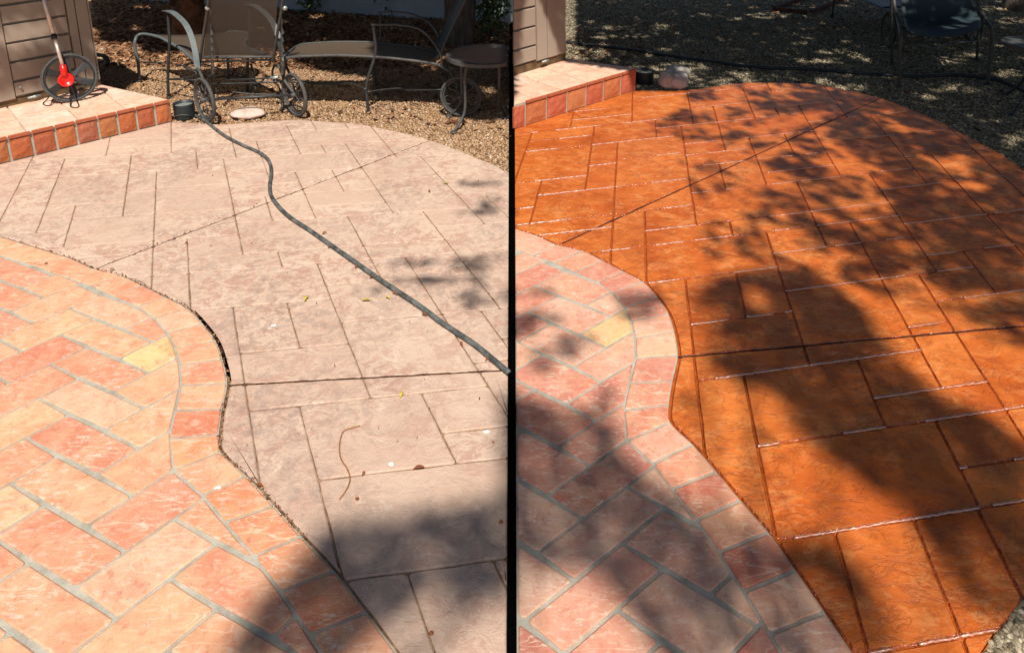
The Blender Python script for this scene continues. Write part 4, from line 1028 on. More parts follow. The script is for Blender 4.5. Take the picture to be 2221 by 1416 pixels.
def table_r():
    f = G(2195, 250); c = f[:2]+np.array([0.30, 0.16])
    root = empty('garden_table', (c[0], c[1], 0)); tag(root, 'round grey mesh table at the right edge of the grey gravel, only its leg showing', 'table', 'round mesh garden tables')
    d = np.array([c[0]-tc[0], c[1]-tc[1], 0])
    N = 48; r = tr; V = []; Fs = []
    for a in np.linspace(0, 2*math.pi, N, endpoint=False):
        for rr, z in ((r-0.022, 0.53), (r, 0.526), (r, 0.50), (r-0.022, 0.502)): V.append((c[0]+rr*math.cos(a), c[1]+rr*math.sin(a), z))
    for i in range(N):
        for j in range(4): Fs.append((i*4+j, i*4+(j+1) % 4, ((i+1) % N)*4+(j+1) % 4, ((i+1) % N)*4+j))
    obj('table_rim', V, Fs, M_iron2, root)
    mb = MB()
    for s in np.arange(-r+0.03, r-0.02, 0.0125):
        hl = math.sqrt(max(0, (r-0.022)**2-s*s)); mb.box((c[0], c[1]+s, 0.526), (hl, 0, 0), (0, 0.0033, 0), (0, 0, 0.002))
    o = mb.obj('mesh_top', M_mesh, root, smooth=False); o['kind'] = 'stuff'
    for k in range(3):
        a = math.atan2(f[1]-c[1], f[0]-c[0])+k*2*math.pi/3; e = np.array([math.cos(a), math.sin(a), 0]); C3 = np.array([c[0], c[1], 0]); L = np.linalg.norm(f[:2]-c)
        tube_obj('leg', [C3+e*L, C3+e*L*0.62+[0, 0, 0.13], C3+e*L*0.45+[0, 0, 0.3], C3+e*L*0.6+[0, 0, 0.5]], 0.0105, M_iron, root, 5)
        mb = MB(); mb.lathe(C3+e*L, [(0.001, 0.0), (0.026, 0.0), (0.026, 0.008), (0.014, 0.013), (0.001, 0.014)], 12); mb.obj('foot_pad', M_iron, root)
table_r()
# dark red-brown board frame lying on the gravel
def board_frame():
    P = [G(1677, 24), G(1756, 31), G(1850, -8), G(1775, -14)]; c = sum(P)/4
    root = empty('timber_frame', (c[0], c[1], 0)); tag(root, 'dark red brown timber frame lying flat on the gravel at the back', 'timber frame')
    for i in range(4):
        a, b_ = P[i], P[(i+1) % 4]; d = b_-a; L = np.linalg.norm(d); d = d/L; w = np.array([-d[1], d[0], 0])
        mb = MB(); mb.box((a+b_)/2+np.array([0, 0, 0.02]), d*(L/2-0.03), w*0.022, (0, 0, 0.03)); mb.obj('board', M_wood, root, smooth=False)
board_frame()

# ---------------------------------------------------------------- measuring wheel on the left step
def measuring_wheel():
    Sh = hL
    def S(x, y, z=0): return G(x, y, Sh+z)
    con = S(176, 219); hub0 = PY(151.5, 169, con[1]+0.02)
    root = empty('measuring_wheel', S(150, 222)); tag(root, 'red and black measuring wheel with silver handle on the left step', 'measuring wheel')
    # wheel disc plane: fitted to its outline on the photograph
    c = PY(151.5, 169, con[1]+0.01); hgt = c[2]-Sh
    up = np.array([-0.32, 0.03, 0.95]); up /= np.linalg.norm(up)
    fw = np.array([0.80, 0.62, 0.16]); fw -= up*np.dot(fw, up); fw /= np.linalg.norm(fw); ax = np.cross(fw, up); r = hgt*0.995
    mb = MB(); mb.ring(c, fw, up, r-0.008, 0.010, 48, 8, 1.3); t = mb.obj('tyre', M_tyre, root, loc=c)
    mb = MB()
    for i in range(40):
        a = 2*math.pi*i/40; e = fw*math.cos(a)+up*math.sin(a); tt = -fw*math.sin(a)+up*math.cos(a); mb.box(c+e*(r+0.002), e*0.003, tt*0.0075, ax*0.011)
    mb.obj('tread', M_tyre, t, loc=c, smooth=False)
    mb = MB(); mb.ring(c, fw, up, r-0.022, 0.006, 40, 6, 1.6)
    for i in range(6):
        a = 0.35+2*math.pi*i/6; e = fw*math.cos(a)+up*math.sin(a); tt = -fw*math.sin(a)+up*math.cos(a)
        i0, i1 = c+e*0.03, c+e*(r-0.02); mb.add([i0-tt*0.016+ax*0.004, i0+tt*0.016-ax*0.004, i1+tt*0.03-ax*0.004, i1-tt*0.03+ax*0.004, i0-tt*0.016-ax*0.004, i0+tt*0.016-ax*0.012, i1+tt*0.03-ax*0.012, i1-tt*0.03-ax*0.004], [(0, 1, 2, 3), (7, 6, 5, 4), (0, 4, 5, 1), (1, 5, 6, 2), (2, 6, 7, 3), (3, 7, 4, 0)])
    mb.obj('spokes', M_blk, root, smooth=False)
    cam_ = np.array([0, 0, HC])-c
    an = ax if np.dot(ax, cam_) > 0 else -ax
    hb = PY(143.5, 174, c[1]-0.06)
    mb = MB(); mb.lathe(hb-an*0.0, [(0.001, -0.05), (0.048, -0.05), (0.052, -0.03), (0.052, 0.012), (0.047, 0.02), (0.040, 0.021), (0.038, 0.016), (0.001, 0.016)], 30, an); mb.obj('hub_housing', M_red, root)
    q = lambda x, y, d=0: PY(x, y, hb[1]-0.0+d)
    mb = MB(); mb.tube([q(141, 166), q(138.5, 155), q(136, 142)], [0.027, 0.023, 0.020], 12, 0); mb.obj('neck_socket', M_red, root)
    mb = MB(); mb.tube([q(135.8, 143), q(117.5, 81, 0.05)], 0.0125, 12); mb.obj('handle_tube', M_alu, root)
    mb = MB(); mb.tube([q(118.5, 85, 0.045), q(116, 76, 0.055)], 0.0195, 12); mb.obj('collar', M_blk, root)
    mb = MB(); mb.tube([q(117.5, 81, 0.05), q(97, 6, 0.1), q(80, -60, 0.14)], 0.0145, 12); mb.obj('handle_tube', M_alu, root)
    mb = MB(); mb.tube([q(80, -60, 0.14), q(76, -78, 0.12), q(70, -84, 0.02)], 0.018, 10); mb.obj('grip', M_blk, root)
    st = hb
    mb = MB(); mb.tube([q(128, 180), S(103, 215, 0.02), S(94, 224, 0.004), S(97, 228.5, 0.004), S(108, 229.5, 0.004), S(113, 221, 0.02), q(119, 207, 0.04)], 0.0042, 6, 5); mb.obj('kickstand', M_blk, root)
    mb = MB(); mb.tube([q(151, 178), S(164, 214, 0.035), S(171, 229, 0.004), S(167, 234, 0.004), S(155, 232.5, 0.004), S(152.5, 228, 0.01), q(152.4, 212, 0.02)], 0.0042, 6, 5); mb.obj('kickstand', M_blk, root)
measuring_wheel()

# ---------------------------------------------------------------- back wall, trunk, shrubs, palm stump
def back_wall():
    a, b_ = G(705, 27), G(1104, 53); d = (b_-a)/np.linalg.norm(b_-a); n = np.array([-d[1], d[0], 0])
    s = (b_[0]-(-0.02))/d[0]; e1 = b_-d*s; e0 = a-d*7
    root = empty('garden_wall', (a+b_)/2); tag(root, 'pale rendered garden wall behind the left yard', 'wall')
    mb = MB(); mb.box((e0+e1)/2+n*0.1+np.array([0, 0, 0.75]), (e1-e0)/2, n*0.1, (0, 0, 0.8)); mb.obj('wall_face', M_wall, root, smooth=False)
    mb = MB(); mb.box((e0+e1)/2+n*0.1+np.array([0, 0, 1.58]), (e1-e0)/2, n*0.13, (0, 0, 0.028)); mb.obj('coping', M_wall, root, smooth=False)
back_wall()
def leaf_cloud(pts, size, rngs, jitter=0.4):
    n = len(pts); P = np.array(pts)
    u = rngs.normal(size=(n, 3)); u /= np.linalg.norm(u, axis=1)[:, None]; w = rngs.normal(size=(n, 3)); w = np.cross(u, w); w /= np.linalg.norm(w, axis=1)[:, None]
    s = (size*(1+jitter*rngs.uniform(-1, 1, n)))[:, None]
    V = np.empty((n, 4, 3)); V[:, 0] = P-u*s; V[:, 1] = P-w*s*0.45; V[:, 2] = P+u*s; V[:, 3] = P+w*s*0.45
    return V.reshape(-1, 3), n
def quads_obj(name, V, n, m, parent=None, loc=None, quads=4):
    me = bpy.data.meshes.new(name); base = np.array(loc if loc is not None else (tuple(wloc(parent)) if parent is not None else (0, 0, 0)), float)
    me.vertices.add(len(V)); me.vertices.foreach_set('co', (V-base).astype(np.float32).ravel())
    me.loops.add(n*quads); me.loops.foreach_set('vertex_index', np.arange(n*quads, dtype=np.int32))
    me.polygons.add(n); me.polygons.foreach_set('loop_start', np.arange(0, n*quads, quads, dtype=np.int32)); me.update(calc_edges=True)
    me.materials.append(m); o = bpy.data.objects.new(name, me); COL.objects.link(o)
    if parent is not None: o.parent = parent; o.location = Vector(tuple(base))-wloc(parent)
    else: o.location = tuple(base)
    return o
def shrub(x, y, w, h, n, label, name='shrub', size=0.035):
    b0 = G(x, y); root = empty(name, b0); tag(root, label, 'shrub', 'shrubs along the back wall')
    mb = MB(); P = []
    for k in range(9):
        a = random.uniform(0, 6.28); t = b0+np.array([math.cos(a)*w*0.6*random.random(), math.sin(a)*0.25, h*random.uniform(0.6, 1.0)])
        m_ = (b0+t)/2+np.array([random.uniform(-.05, .05), 0, 0]); mb.tube([b0, m_, t], [0.012]*7+[0.006]*6, 5, 6) if False else mb.tube([b0, m_, t], 0.007, 5, 3)
        for j in range(n//9):
            f = random.uniform(0.15, 1.05); q = b0+(t-b0)*f+rng.normal(size=3)*np.array([w*0.28, 0.12, 0.09]); q[2] = max(0.02, q[2]); P.append(q)
    mb.obj('stem', M_bark, root)
    V, nn = leaf_cloud(P, size, rng); quads_obj('foliage', V, nn, M_foli, root)
shrub(1066, 84, 0.30, 1.1, 900, 'leafy green shrub at the foot of the back wall right of the tree trunk')
shrub(840, 30, 0.45, 1.0, 700, 'dark green shrub against the back wall above the long lounger arm')
shrub(672, 30, 0.28, 1.0, 500, 'dark sparse shrub at the left end of the visible back wall')
def stump():
    b0 = G(418, 92); root = empty('palm_stump', b0); tag(root, 'low dry palm stump with pointed brown leaf boots behind the lounger arm', 'palm stump')
    MB().lathe(b0, [(0.17, 0), (0.2, 0.15), (0.17, 0.4), (0.08, 0.55), (0.001, 0.6)], 14).obj('trunk', M_pad, root)
    for k in range(18):
        a = k*2.4; z = 0.05+0.03*k; r0 = 0.19-0.004*k; e = np.array([math.cos(a), math.sin(a), 0]); t = np.array([-e[1], e[0], 0]); c0 = b0+e*r0+np.array([0, 0, z])
        mb = MB(); V = [c0-t*0.06, c0+t*0.06, c0+t*0.065+e*0.05+[0, 0, 0.1], c0+e*0.11+[0, 0, 0.2], c0-t*0.065+e*0.05+[0, 0, 0.1], c0-e*0.02+[0, 0, 0.08]]
        mb.add(V, [(0, 1, 2), (0, 2, 4), (4, 2, 3), (0, 4, 5), (4, 3, 5), (3, 2, 5), (2, 1, 5), (1, 0, 5)]); mb.obj('leaf_boot', M_pad, root, smooth=False)
stump()

# ---------------------------------------------------------------- shade trees: crowns stand where the light in the photograph says they do
def in_poly_px(P, X, Y): return inside(P, X, Y)
def vnoise(P, s, seed):
    return np.array([mnoise.noise(Vector((p[0]*s+seed, p[1]*s, seed*1.7))) for p in P])
def ell(X, Y, c): return ((X-c[0])/c[2])**2+((Y-c[1])/c[3])**2
def crown_pts(box, per_m2, dens, h0, h1):
    x0, x1, y0, y1 = box; n = int((x1-x0)*(y1-y0)*per_m2)
    P = np.c_[rng.uniform(x0, x1, n), rng.uniform(y0, y1, n), np.zeros(n)]
    px = pix(P); d = dens(px[:, 0], px[:, 1], P); keep = rng.uniform(size=n) < d; P = P[keep]
    h = rng.uniform(h0, h1, len(P)); return P-D[None, :]*(h/(-D[2]))[:, None]
# left yard
SH_A = [(455, 1440), (540, 1340), (620, 1240), (690, 1165), (790, 1125), (900, 1110), (1112, 1080), (1112, 1300), (1000, 1285), (900, 1310), (830, 1335), (785, 1380), (750, 1440)]
DAP_L = [(899, 570, 80, 7), (1038, 571, 60, 18), (1084, 560, 30, 12), (999, 582, 20, 6), (1084, 586, 20, 8), (960, 607, 110, 9), (1050, 612, 50, 13), (796, 631, 40, 6), (1007, 638, 25, 7), (1038, 650, 60, 9), (1089, 640, 30, 22), (1025, 666, 20, 7), (1025, 398, 75, 6), (1084, 432, 40, 8), (1068, 443, 30, 7), (1076, 458, 50, 8), (1020, 463, 30, 5)]
BG_L = [(-400, -200), (1112, -200), (1112, 268), (1075, 262), (1030, 262), (985, 238), (955, 214), (830, 212), (810, 165), (755, 158), (700, 152), (640, 132), (600, 104), (470, 112), (330, 116), (300, 96), (225, 92), (215, 60), (-400, 130)]
def dens_A(X, Y, P):
    a = in_poly_px(SH_A, X, Y).astype(float); hole = ell(X, Y, (930, 1207, 110, 13)) < 1; a[hole] *= 0.35; hole = ell(X, Y, (1010, 1190, 80, 12)) < 1; a[hole] *= 0.6; return a
def dens_D(lst, f):
    def g(X, Y, P):
        d = np.zeros(len(X))
        for e in lst: d = np.maximum(d, (ell(X, Y, e) < 1)*1.0)
        idx = np.where(d > 0)[0]; d[idx] *= np.clip(0.75+1.6*vnoise(P[idx], 9, 3.3), 0, 1); return d*f
    return g
def dens_BL(X, Y, P):
    d = in_poly_px(BG_L, X, Y).astype(float); idx = np.where(d > 0)[0]
    v = vnoise(P[idx], 2.2, 5.1)+0.5*vnoise(P[idx], 6, 9.1); d[idx] = np.clip(1.5-5*np.clip(v-0.3, 0, 1), 0.02, 1); return d
def gbox(pts, m=0.3):
    Q = np.array([G(*p) for p in pts]); return (Q[:, 0].min()-m, Q[:, 0].max()+m, Q[:, 1].min()-m, Q[:, 1].max()+m)
def tree(name, label, base, clouds, size, m=M_foli, nbr=10, hub=None):
    root = empty(name, base); tag(root, label, 'tree'); allp = np.concatenate(clouds)
    base = np.array(base, float); cen = allp.mean(0)
    V, n = leaf_cloud(allp, size, rng); quads_obj('crown', V, n, m, root)
    top = np.array([base[0]+(cen[0]-base[0])*0.25, base[1]+(cen[1]-base[1])*0.25, allp[:, 2].min()*0.8])
    if hub is not None: top = np.array(hub, float)
    tr_ = MB(); tr_.tube([base-np.array([0, 0, 0.1]), base+np.array([0.02, 0.02, 0.6]), (base+top)/2+np.array([0.06, 0, 0.2]), top], [0.17]*6+[0.14]*6+[0.11]*7, 12, 6); tr_.obj('trunk', M_bark, root)
    br = MB(); 
    for k in range(nbr):
        q = allp[rng.integers(len(allp))]; mid = top*0.55+q*0.45+np.array([0, 0, 0.35]); br.tube([top, mid, q], 0.012, 5, 3)
    if nbr: br.obj('branches', M_bark, root)
A_pts = crown_pts(gbox([(455, 1440), (620, 1240), (1112, 1080), (1112, 1300)], 0.1), 2600, dens_A, 5.0, 7.0)
D_pts = crown_pts(gbox([(750, 540), (1110, 680), (1110, 380), (900, 480)], 0.1), 5000, dens_D(DAP_L, 0.8), 3.2, 4.0)
WP = []  # unseen leaf crown added to keep sun off the left shed wall
for i in range(2600):
    s_, z_ = random.uniform(-0.02, 2.3), random.uniform(0.10, 1.05)
    if mnoise.noise(Vector((s_*3, z_*3, 1))) > 0.33: continue
    WP.append(WL(s_, z_)-D*(random.uniform(2.4, 3.4)/(-D[2])))
WP = np.array(WP)
tree('mesquite_tree', 'spreading mesquite tree behind the viewer on the left, outside the frame', (-1.6, -4.2, 0), [A_pts], 0.048, nbr=4, hub=(-1.4, -3.2, 3.6))
tree('mesquite_tree', 'added unseen tree, its crown placed to shade the left shed wall', (-6.2, 2.0, 0), [WP], 0.05, nbr=8)
gb = (-6.5, -0.02, 4.9, 11.8)
B_pts = crown_pts(gb, 2000, dens_BL, 2.6, 4.6)
tree('mesquite_tree', 'grey brown tree trunk rising behind the long lounger and round table', G(993, 95), [B_pts], 0.085)
# right yard
Z1 = [(1418, 268), (1470, 240), (1490, 200), (1560, 190), (1660, 175), (1800, 185), (2000, 240), (2230, 360), (2260, 760), (2090, 730), (1960, 700), (1900, 640), (1790, 590), (1600, 560), (1500, 560), (1480, 520), (1560, 470), (1510, 420), (1480, 360), (1430, 310)]
P2 = [(1500, 650), (1560, 600), (1640, 585), (1720, 578), (1790, 600), (1880, 680), (1930, 752), (1975, 805), (2040, 862), (2110, 875), (2160, 915), (2240, 960), (2330, 1400), (2170, 1350), (2090, 1290), (2010, 1190), (1960, 1110), (1890, 1060), (1800, 990), (1740, 935), (1650, 865), (1560, 800), (1530, 760), (1570, 700)]
P3 = [(1985, 425), (2060, 425), (2130, 450), (2165, 520), (2150, 590), (2060, 570), (1990, 530), (1930, 520), (1900, 480)]
P4 = [(1090, 850), (1170, 880), (1260, 885), (1350, 925), (1335, 970), (1400, 1030), (1445, 1065), (1530, 1080), (1600, 1110), (1690, 1220), (1800, 1380), (1850, 1440), (1420, 1440), (1400, 1370), (1330, 1300), (1260, 1240), (1180, 1235), (1090, 1190)]
P5 = [(1672, 1165), (1740, 1172), (1780, 1165), (1800, 1200), (1850, 1220), (1900, 1290), (1925, 1360), (1960, 1440), (1830, 1440), (1760, 1330)]
LIT_R = [(1402, 163, 48, 15), (2045, 133, 55, 9), (1990, 148, 28, 6), (2105, 120, 30, 6), (1270, 117, 60, 15), (1432, 58, 25, 8), (1460, 70, 18, 4), (1600, 41, 12, 5), (1668, 33, 50, 7), (1600, 168, 60, 13), (1520, 180, 70, 9), (1690, 168, 40, 6), (1735, 93, 22, 4), (1805, 112, 40, 6), (1765, 132, 45, 7), (1862, 190, 50, 9), (1915, 232, 40, 8), (2015, 205, 30, 14), (2100, 192, 60, 10), (2185, 158, 30, 10), (2195, 45, 35, 8), (2190, 305, 30, 18), (2160, 18, 70, 6), (1330, 60, 34, 5), (1320, 80, 40, 4), (1385, 78, 26, 4), (1400, 158, 60, 5), (2140, 262, 40, 6), (2190, 8, 60, 6), (1560, 85, 12, 3), (1290, 100, 45, 6), (1480, 148, 60, 14), (1475, 170, 60, 14), (1400, 150, 45, 9)]
DAP_R = [(1392, 650, 60, 18), (1160, 692, 60, 16), (1200, 765, 65, 14), (1250, 735, 50, 12), (1312, 868, 22, 28), (1170, 635, 40, 6), (1130, 720, 30, 14), (1380, 680, 45, 14), (1180, 800, 40, 8), (1290, 890, 30, 12), (1500, 870, 26, 9), (1640, 948, 40, 10)]
def gl(*a): return in_poly_px(*a)
def dens_solid(X, Y, P):
    d = np.zeros(len(X))
    d = np.maximum(d, gl(P2, X, Y)*1.0); d = np.maximum(d, gl(P4, X, Y)*0.72)
    d = np.maximum(d, gl(P5, X, Y)*0.8)
    for e, f in (((1270, 1277, 80, 22), 0.25), ((1165, 1140, 50, 16), 0.35), ((1640, 650, 28, 22), 0.15), ((1760, 905, 50, 18), 0.5), ((1700, 880, 40, 30), 0.4), ((1570, 745, 50, 14), 0.2), ((1800, 1260, 25, 60), 0.5)):
        d[ell(X, Y, e) < 1] *= f
    return d
def dens_Z(X, Y, P):
    d = gl(Z1, X, Y)*1.0; idx = np.where(d > 0)[0]
    v = 0.8*vnoise(P[idx], 3.2, 12.0)+0.7*vnoise(P[idx], 9.5, 4.0)+0.6*vnoise(P[idx], 21, 6.0)
    bias = np.clip((X[idx]-1640)/1000, -0.2, 0.25)
    d[idx] = np.clip(0.42+(v+bias)*3.8, 0, 1)
    p3 = gl(P3, X, Y); d[p3] = np.maximum(d[p3], 0.95)
    for e in DAP_R:
        k = ell(X, Y, e) < 1; d[k] = np.maximum(d[k], 0.6)
    return d
def dens_G(X, Y, P):
    out = ~inside(regR, P[:, 0], P[:, 1]) & ~inside(spR, P[:, 0], P[:, 1])
    top = (Y < 420) & (X > 1115) & (P[:, 1] > 2.5)
    d = (out & top)*1.0
    litshed = (X < 1250) & (Y < 140); d[litshed] = 0
    idx = np.where(d > 0)[0]; v = vnoise(P[idx], 7, 2.0); v2 = vnoise(P[idx], 2.5, 8.0); d[idx] = np.clip(1-2.5*np.clip(v+0.6*v2-0.5, 0, 1), 0.1, 1)
    k = np.zeros(len(X), bool)
    for e in LIT_R: k |= ell(X, Y, e) < 1+0.0
    kk = np.where(k)[0]; d[kk] *= np.clip(0.25-1.2*vnoise(P[kk], 14, 7.0), 0, 0.8)
    # the front of the lit strip on the gravel near the step
    return d
S_pts = crown_pts(gbox([(1090, 850), (1500, 600), (2330, 960), (2330, 1440), (1090, 1440), (2000, 580)], 0.1), 2300, dens_solid, 5.0, 7.2)
Zp = crown_pts(gbox([(1110, 600), (1418, 180), (2260, 180), (2260, 900), (1110, 900)], 0.1), 7600, dens_Z, 3.2, 5.2)
Gp = crown_pts((0.02, 8.5, 3.2, 10.2), 3000, dens_G, 2.7, 3.9)
Gp = Gp[Gp[:, 2] > 2.3]
tree('shade_tree', 'tall shade tree behind the viewer over the right patio, outside the frame', (0.6, -4.6, 0), [S_pts], 0.05, nbr=6, hub=(0.6, -3.6, 3.8))
tree('shade_tree', 'fine leaved tree over the right patio, outside the frame', (6.2, 1.6, 0), [Zp, D_pts], 0.025, nbr=0, hub=(4.2, 1.6, 2.9))
tree('shade_tree', 'fine leaved tree over the grey gravel yard, outside the frame', (6.9, 9.0, 0), [Gp], 0.055, nbr=6, hub=(5.5, 7.5, 2.9))

# ---------------------------------------------------------------- pebbles and litter
def pebbles(name, x0, x1, ytop, ybot, n, avoid, m, label, s0, s1):
    # candidates spread so that their number per picture area stays even
    X = rng.uniform(x0, x1, n*2); Yp = ytop+(ybot-ytop)*rng.uniform(0, 1, n*2)**1.0
    P = np.array([G(a, b) for a, b in zip(X, Yp)])
    keep = np.ones(len(P), bool)
    for a in avoid: keep &= ~inside(a, P[:, 0], P[:, 1])
    keep &= (np.abs(P[:, 0]) > 0.03)
    P = P[keep][:n]; n = len(P)
    octa = np.array([(1, 0, 0), (0, 1, 0), (-1, 0, 0), (0, -1, 0), (0, 0, 1), (0, 0, -0.6)])
    F_ = np.array([(0, 1, 4), (1, 2, 4), (2, 3, 4), (3, 0, 4), (1, 0, 5), (2, 1, 5), (3, 2, 5), (0, 3, 5)])
    s = rng.uniform(s0, s1, n)*rng.uniform(0.7, 1.3, n)
    a = rng.uniform(0, 6.28, n); V = np.repeat(octa[None], n, 0)*(1+rng.uniform(-0.35, 0.35, (n, 6, 1)))
    V = V*np.stack([s*rng.uniform(0.7, 1.3, n), s*rng.uniform(0.7, 1.2, n), s*rng.uniform(0.45, 0.8, n)], 1)[:, None, :]
    c, si = np.cos(a)[:, None], np.sin(a)[:, None]
    x = V[..., 0]*c-V[..., 1]*si; y = V[..., 0]*si+V[..., 1]*c; tl = rng.uniform(-0.5, 0.5, (n, 1)); z = V[..., 2]+x*tl
    V = np.stack([x, y, z], -1)+P[:, None, :]; V[..., 2] += -0.010+s[:, None]*0.25
    V = V.reshape(-1, 3); Fs = (F_[None]+np.arange(n)[:, None, None]*6).reshape(-1)
    me = bpy.data.meshes.new(name); me.vertices.add(len(V)); me.vertices.foreach_set('co', V.astype(np.float32).ravel())
    me.loops.add(len(Fs)); me.loops.foreach_set('vertex_index', Fs.astype(np.int32)); k = n*8
    me.polygons.add(k); me.polygons.foreach_set('loop_start', np.arange(0, k*3, 3, dtype=np.int32)); me.update(calc_edges=True); me.materials.append(m)
    o = bpy.data.objects.new(name, me); COL.objects.link(o); tag(o, label, None, None, 'stuff')
pebbles('gravel_pebbles', 200, 1112, -30, 420, 60000, [regL, spL], M_pl, 'loose tan pebbles of the left yard', 0.006, 0.0135)
pebbles('gravel_pebbles', 1112, 2260, -30, 420, 75000, [regR, spR], M_pr, 'loose grey pebbles of the right yard', 0.007, 0.0145)
pebbles('gravel_pebbles', 2090, 2260, 1270, 1430, 1500, [regR], M_pr, 'loose grey pebbles in the lower right corner', 0.006, 0.013)
def litter(name, regions, m, label, size, avoid=()):
    P = []
    for x0, x1, y0, y1, n in regions:
        for a, b_ in zip(rng.uniform(x0, x1, n), rng.uniform(y0, y1, n)): P.append(G(a, b_))
    P = np.array(P); keep = np.ones(len(P), bool)
    for a in avoid: keep &= ~inside(a, P[:, 0], P[:, 1])
    P = P[keep]; n = len(P); P[:, 2] = rng.uniform(0.0, 0.02, n)
    a = rng.uniform(0, 6.28, n); u = np.c_[np.cos(a), np.sin(a), rng.uniform(-0.5, 0.5, n)]; w = np.c_[-np.sin(a), np.cos(a), rng.uniform(-0.7, 0.7, n)]
    s = (size*rng.uniform(0.5, 1.4, n))[:, None]; V = np.empty((n, 4, 3)); V[:, 0] = P-u*s; V[:, 1] = P-w*s*0.5; V[:, 2] = P+u*s+np.array([0, 0, 0.006]); V[:, 3] = P+w*s*0.5
    o = quads_obj(name, V.reshape(-1, 3), n, m, loc=(0, 0, 0)); tag(o, label, None, None, 'stuff')
litter('leaf_litter', [(200, 1105, -20, 100, 9000), (225, 620, 90, 145, 1500), (600, 1105, 90, 150, 1500), (300, 1105, 150, 300, 350)], M_litter, 'dry brown leaves scattered over the shaded left yard', 0.030, [regL, spL])
litter('leaf_litter', [(1230, 2240, -20, 80, 900), (1230, 1400, 80, 130, 160), (1400, 2240, 80, 330, 120)], M_litter, 'dry leaves scattered over the grey gravel', 0.026, [regR, spR])
# crumbs and leaf bits caught along the tile border and in the cracks
def crumbs():
    P = []
    for i in range(800):
        k = random.random()
        if k < 0.75:
            j = random.uniform(6, len(outerL)-20); i0 = int(j); a = np.array(outerL[i0]); b_ = np.array(outerL[i0+1]); q = a+(b_-a)*(j-i0); P.append(GL(q)+np.array([random.gauss(0.004, 0.004), random.gauss(0, 0.004), 0]))
        elif k < 0.9: t = random.random(); P.append(GL((215+715*t+random.gauss(0, 1.5), 579-273.5*t+random.gauss(0, 1.2))))
        else: P.append(GL((random.uniform(440, 1100), random.uniform(380, 1000))))
    P = np.array(P); P = P[P[:, 0] < -0.02]; n = len(P); P[:, 2] = rng.uniform(0.001, 0.007, n)
    V, n = leaf_cloud(P, 0.0048, rng, 0.7); V[:, 2] = np.maximum(V[:, 2], 0.0005); o = quads_obj('leaf_crumbs', V, n, M_litter, loc=(0, 0, 0)); tag(o, 'tiny dry leaf crumbs in the joint between tile border and left patio', None, None, 'stuff')
crumbs()
def leaf(x, y, L, W_, ang, m, label, lift=0.006):
    c = G(x, y, 0.004); u = np.array([math.cos(ang), math.sin(ang), 0]); w = np.array([-u[1], u[0], 0]); V = []; Fs = []; n = 7
    for i in range(n):
        t = i/(n-1); ww = W_*math.sin(math.pi*min(1, t*0.97+0.015))**0.8*0.5; z = lift*math.sin(math.pi*t)+lift*0.8*t
        p = c+u*(t-0.5)*L; V += [p-w*ww+[0, 0, z+ww*0.5], p+[0, 0, z], p+w*ww+[0, 0, z+ww*0.5]]
    for i in range(n-1):
        for j in range(2): k = i*3+j; Fs.append((k, k+1, k+4, k+3))
    o = obj('fallen_leaf', V, Fs, m, None, c, True); sd = o.modifiers.new('t', 'SOLIDIFY'); sd.thickness = 0.0008
    tag(o, label, 'leaf', 'fallen leaves on the left patio')
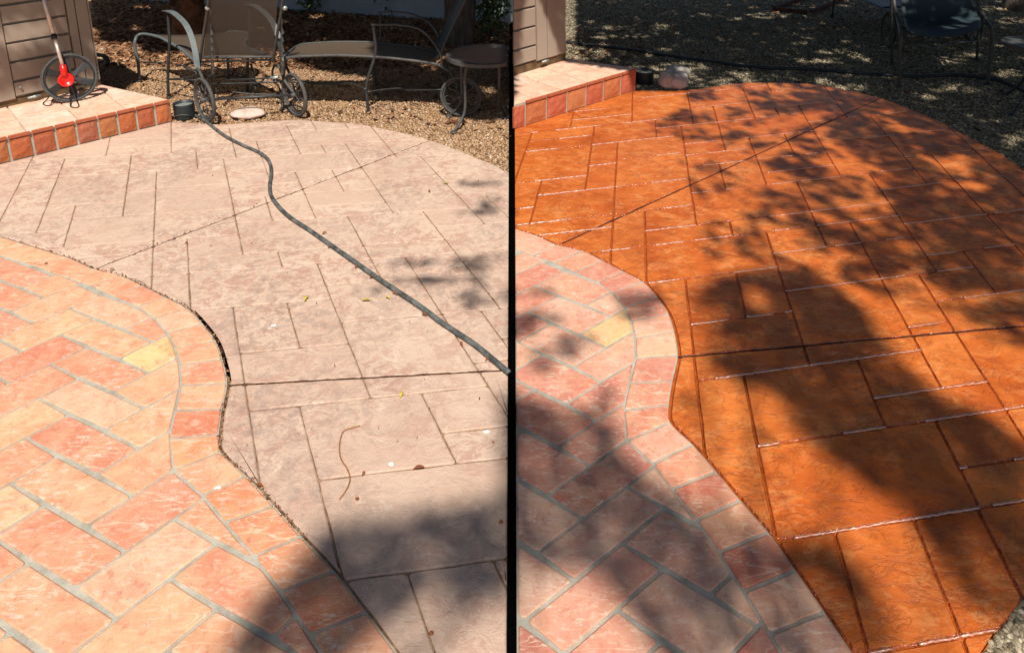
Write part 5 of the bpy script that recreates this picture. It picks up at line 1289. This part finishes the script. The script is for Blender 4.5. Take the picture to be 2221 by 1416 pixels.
for a in [(967, 399, .035, .014, 0.3, M_yel, 'yellow green leaf near the gravel edge at the upper right of the left patio'), (931, 416, .022, .012, 2.2, M_brn, 'brown leaf just below the uppermost yellow leaf'), (704, 507, .026, .013, 0.5, M_brn, 'brown leaf lying just above the hose before mid patio'), (713, 536, .018, .01, 1.5, M_brn, 'small dark leaf tucked under the hose'), (773, 580, .022, .012, 1.2, M_brn, 'orange brown leaf just below the hose, left of the others there'), (807, 603, .026, .014, 0.1, M_brn, 'orange leaf touching the lower side of the hose mid way'), (664, 649, .030, .014, 1.2, M_yel, 'curled yellow green leaf on the shallow joint left of the hose'), (794, 653, .040, .012, 0.0, M_yel, 'long bright yellow leaf below the hose'), (841, 647, .022, .01, 2.8, M_yel, 'pale small leaf beside the long yellow leaf'), (856, 638, .036, .01, 2.6, M_brn, 'slim brown leaf against the hose'), (920, 684, .03, .01, 2.55, M_brn, 'brown leaf under the hose near its right end'), (871, 858, .022, .012, 1.2, M_yel, 'small yellow leaf on the joint below the long crack'), (789, 1029, .014, .008, 1.0, M_brn, 'tiny dark leaf beside the thin twig'), (908, 1017, .040, .011, 0.15, M_brn, 'long red brown leaf on the lower joint'), (563, 1055, .028, .010, 2.9, M_brn, 'brown leaf on the edge of the tile border'), (1001, 748, .026, .010, 2.0, M_brn, 'curled brown leaf in the steep joint right of the hose'), (1057, 781, .016, .010, 0.6, M_brn, 'orange leaf next to the hose by the divider'), (243, 587, .022, .012, 0.8, M_brn, 'brown leaf at the foot of the diagonal crack'), (100, 574, .020, .008, 0.1, M_brn, 'slim brown leaf lying on a border tile')]: leaf(*a)
P = [G(x, y, 0.0045) for x, y in ((781, 923), (765, 928), (750, 932), (742, 940), (737, 960), (736.5, 980), (741, 998), (752, 1014), (759, 1034), (757, 1050), (747, 1068), (736, 1083))]
mb = MB(); mb.tube(P, 0.0022, 6, 4); o = mb.obj('twig', m_plain('tan_twig', (0.30, 0.13, 0.05), 0.7, 0.2), loc=P[5]); tag(o, 'thin curved tan twig lying on the left patio', 'twig')
for x, y, r in ((593, 705, 0.009), (585, 712, 0.005), (848, 1006, 0.007), (472, 1057, 0.007), (1055, 936, 0.009)):
    c = G(x, y, 0.0095 if y == 1057 else 0.0015); mb = MB(); V = [c]+[c+np.array([math.cos(a)*r*random.uniform(0.6, 1.3)*1.5, math.sin(a)*r*random.uniform(0.6, 1.2), -0.0006]) for a in np.linspace(0, 2*math.pi, 12, endpoint=False)]
    mb.add(V, [(0, 1+i, 1+(i+1) % 12) for i in range(12)]); o = mb.obj('white_splash', M_white, bpy.data.objects['tiled_patio' if y == 1057 else 'stamped_concrete_patio'], smooth=False)
for x, y in ((775, 1081), (936, 1372), (1087, 1131), (404, 526)):
    c = G(x, y, 0.004); mb = MB(); mb.ball(c, 0.0055, 8, 5, (1.2, 1, 0.7)); o = mb.obj('seed_pod', M_brn, loc=c)
    tag(o, {775: 'dark round seed below the twig', 936: 'dark seed pod in the steep joint at the bottom', 1087: 'dark seed in the lower shade near the divider', 404: 'brown seed at the top of the short steep joint'}[x], 'seed', 'seeds on the left patio')
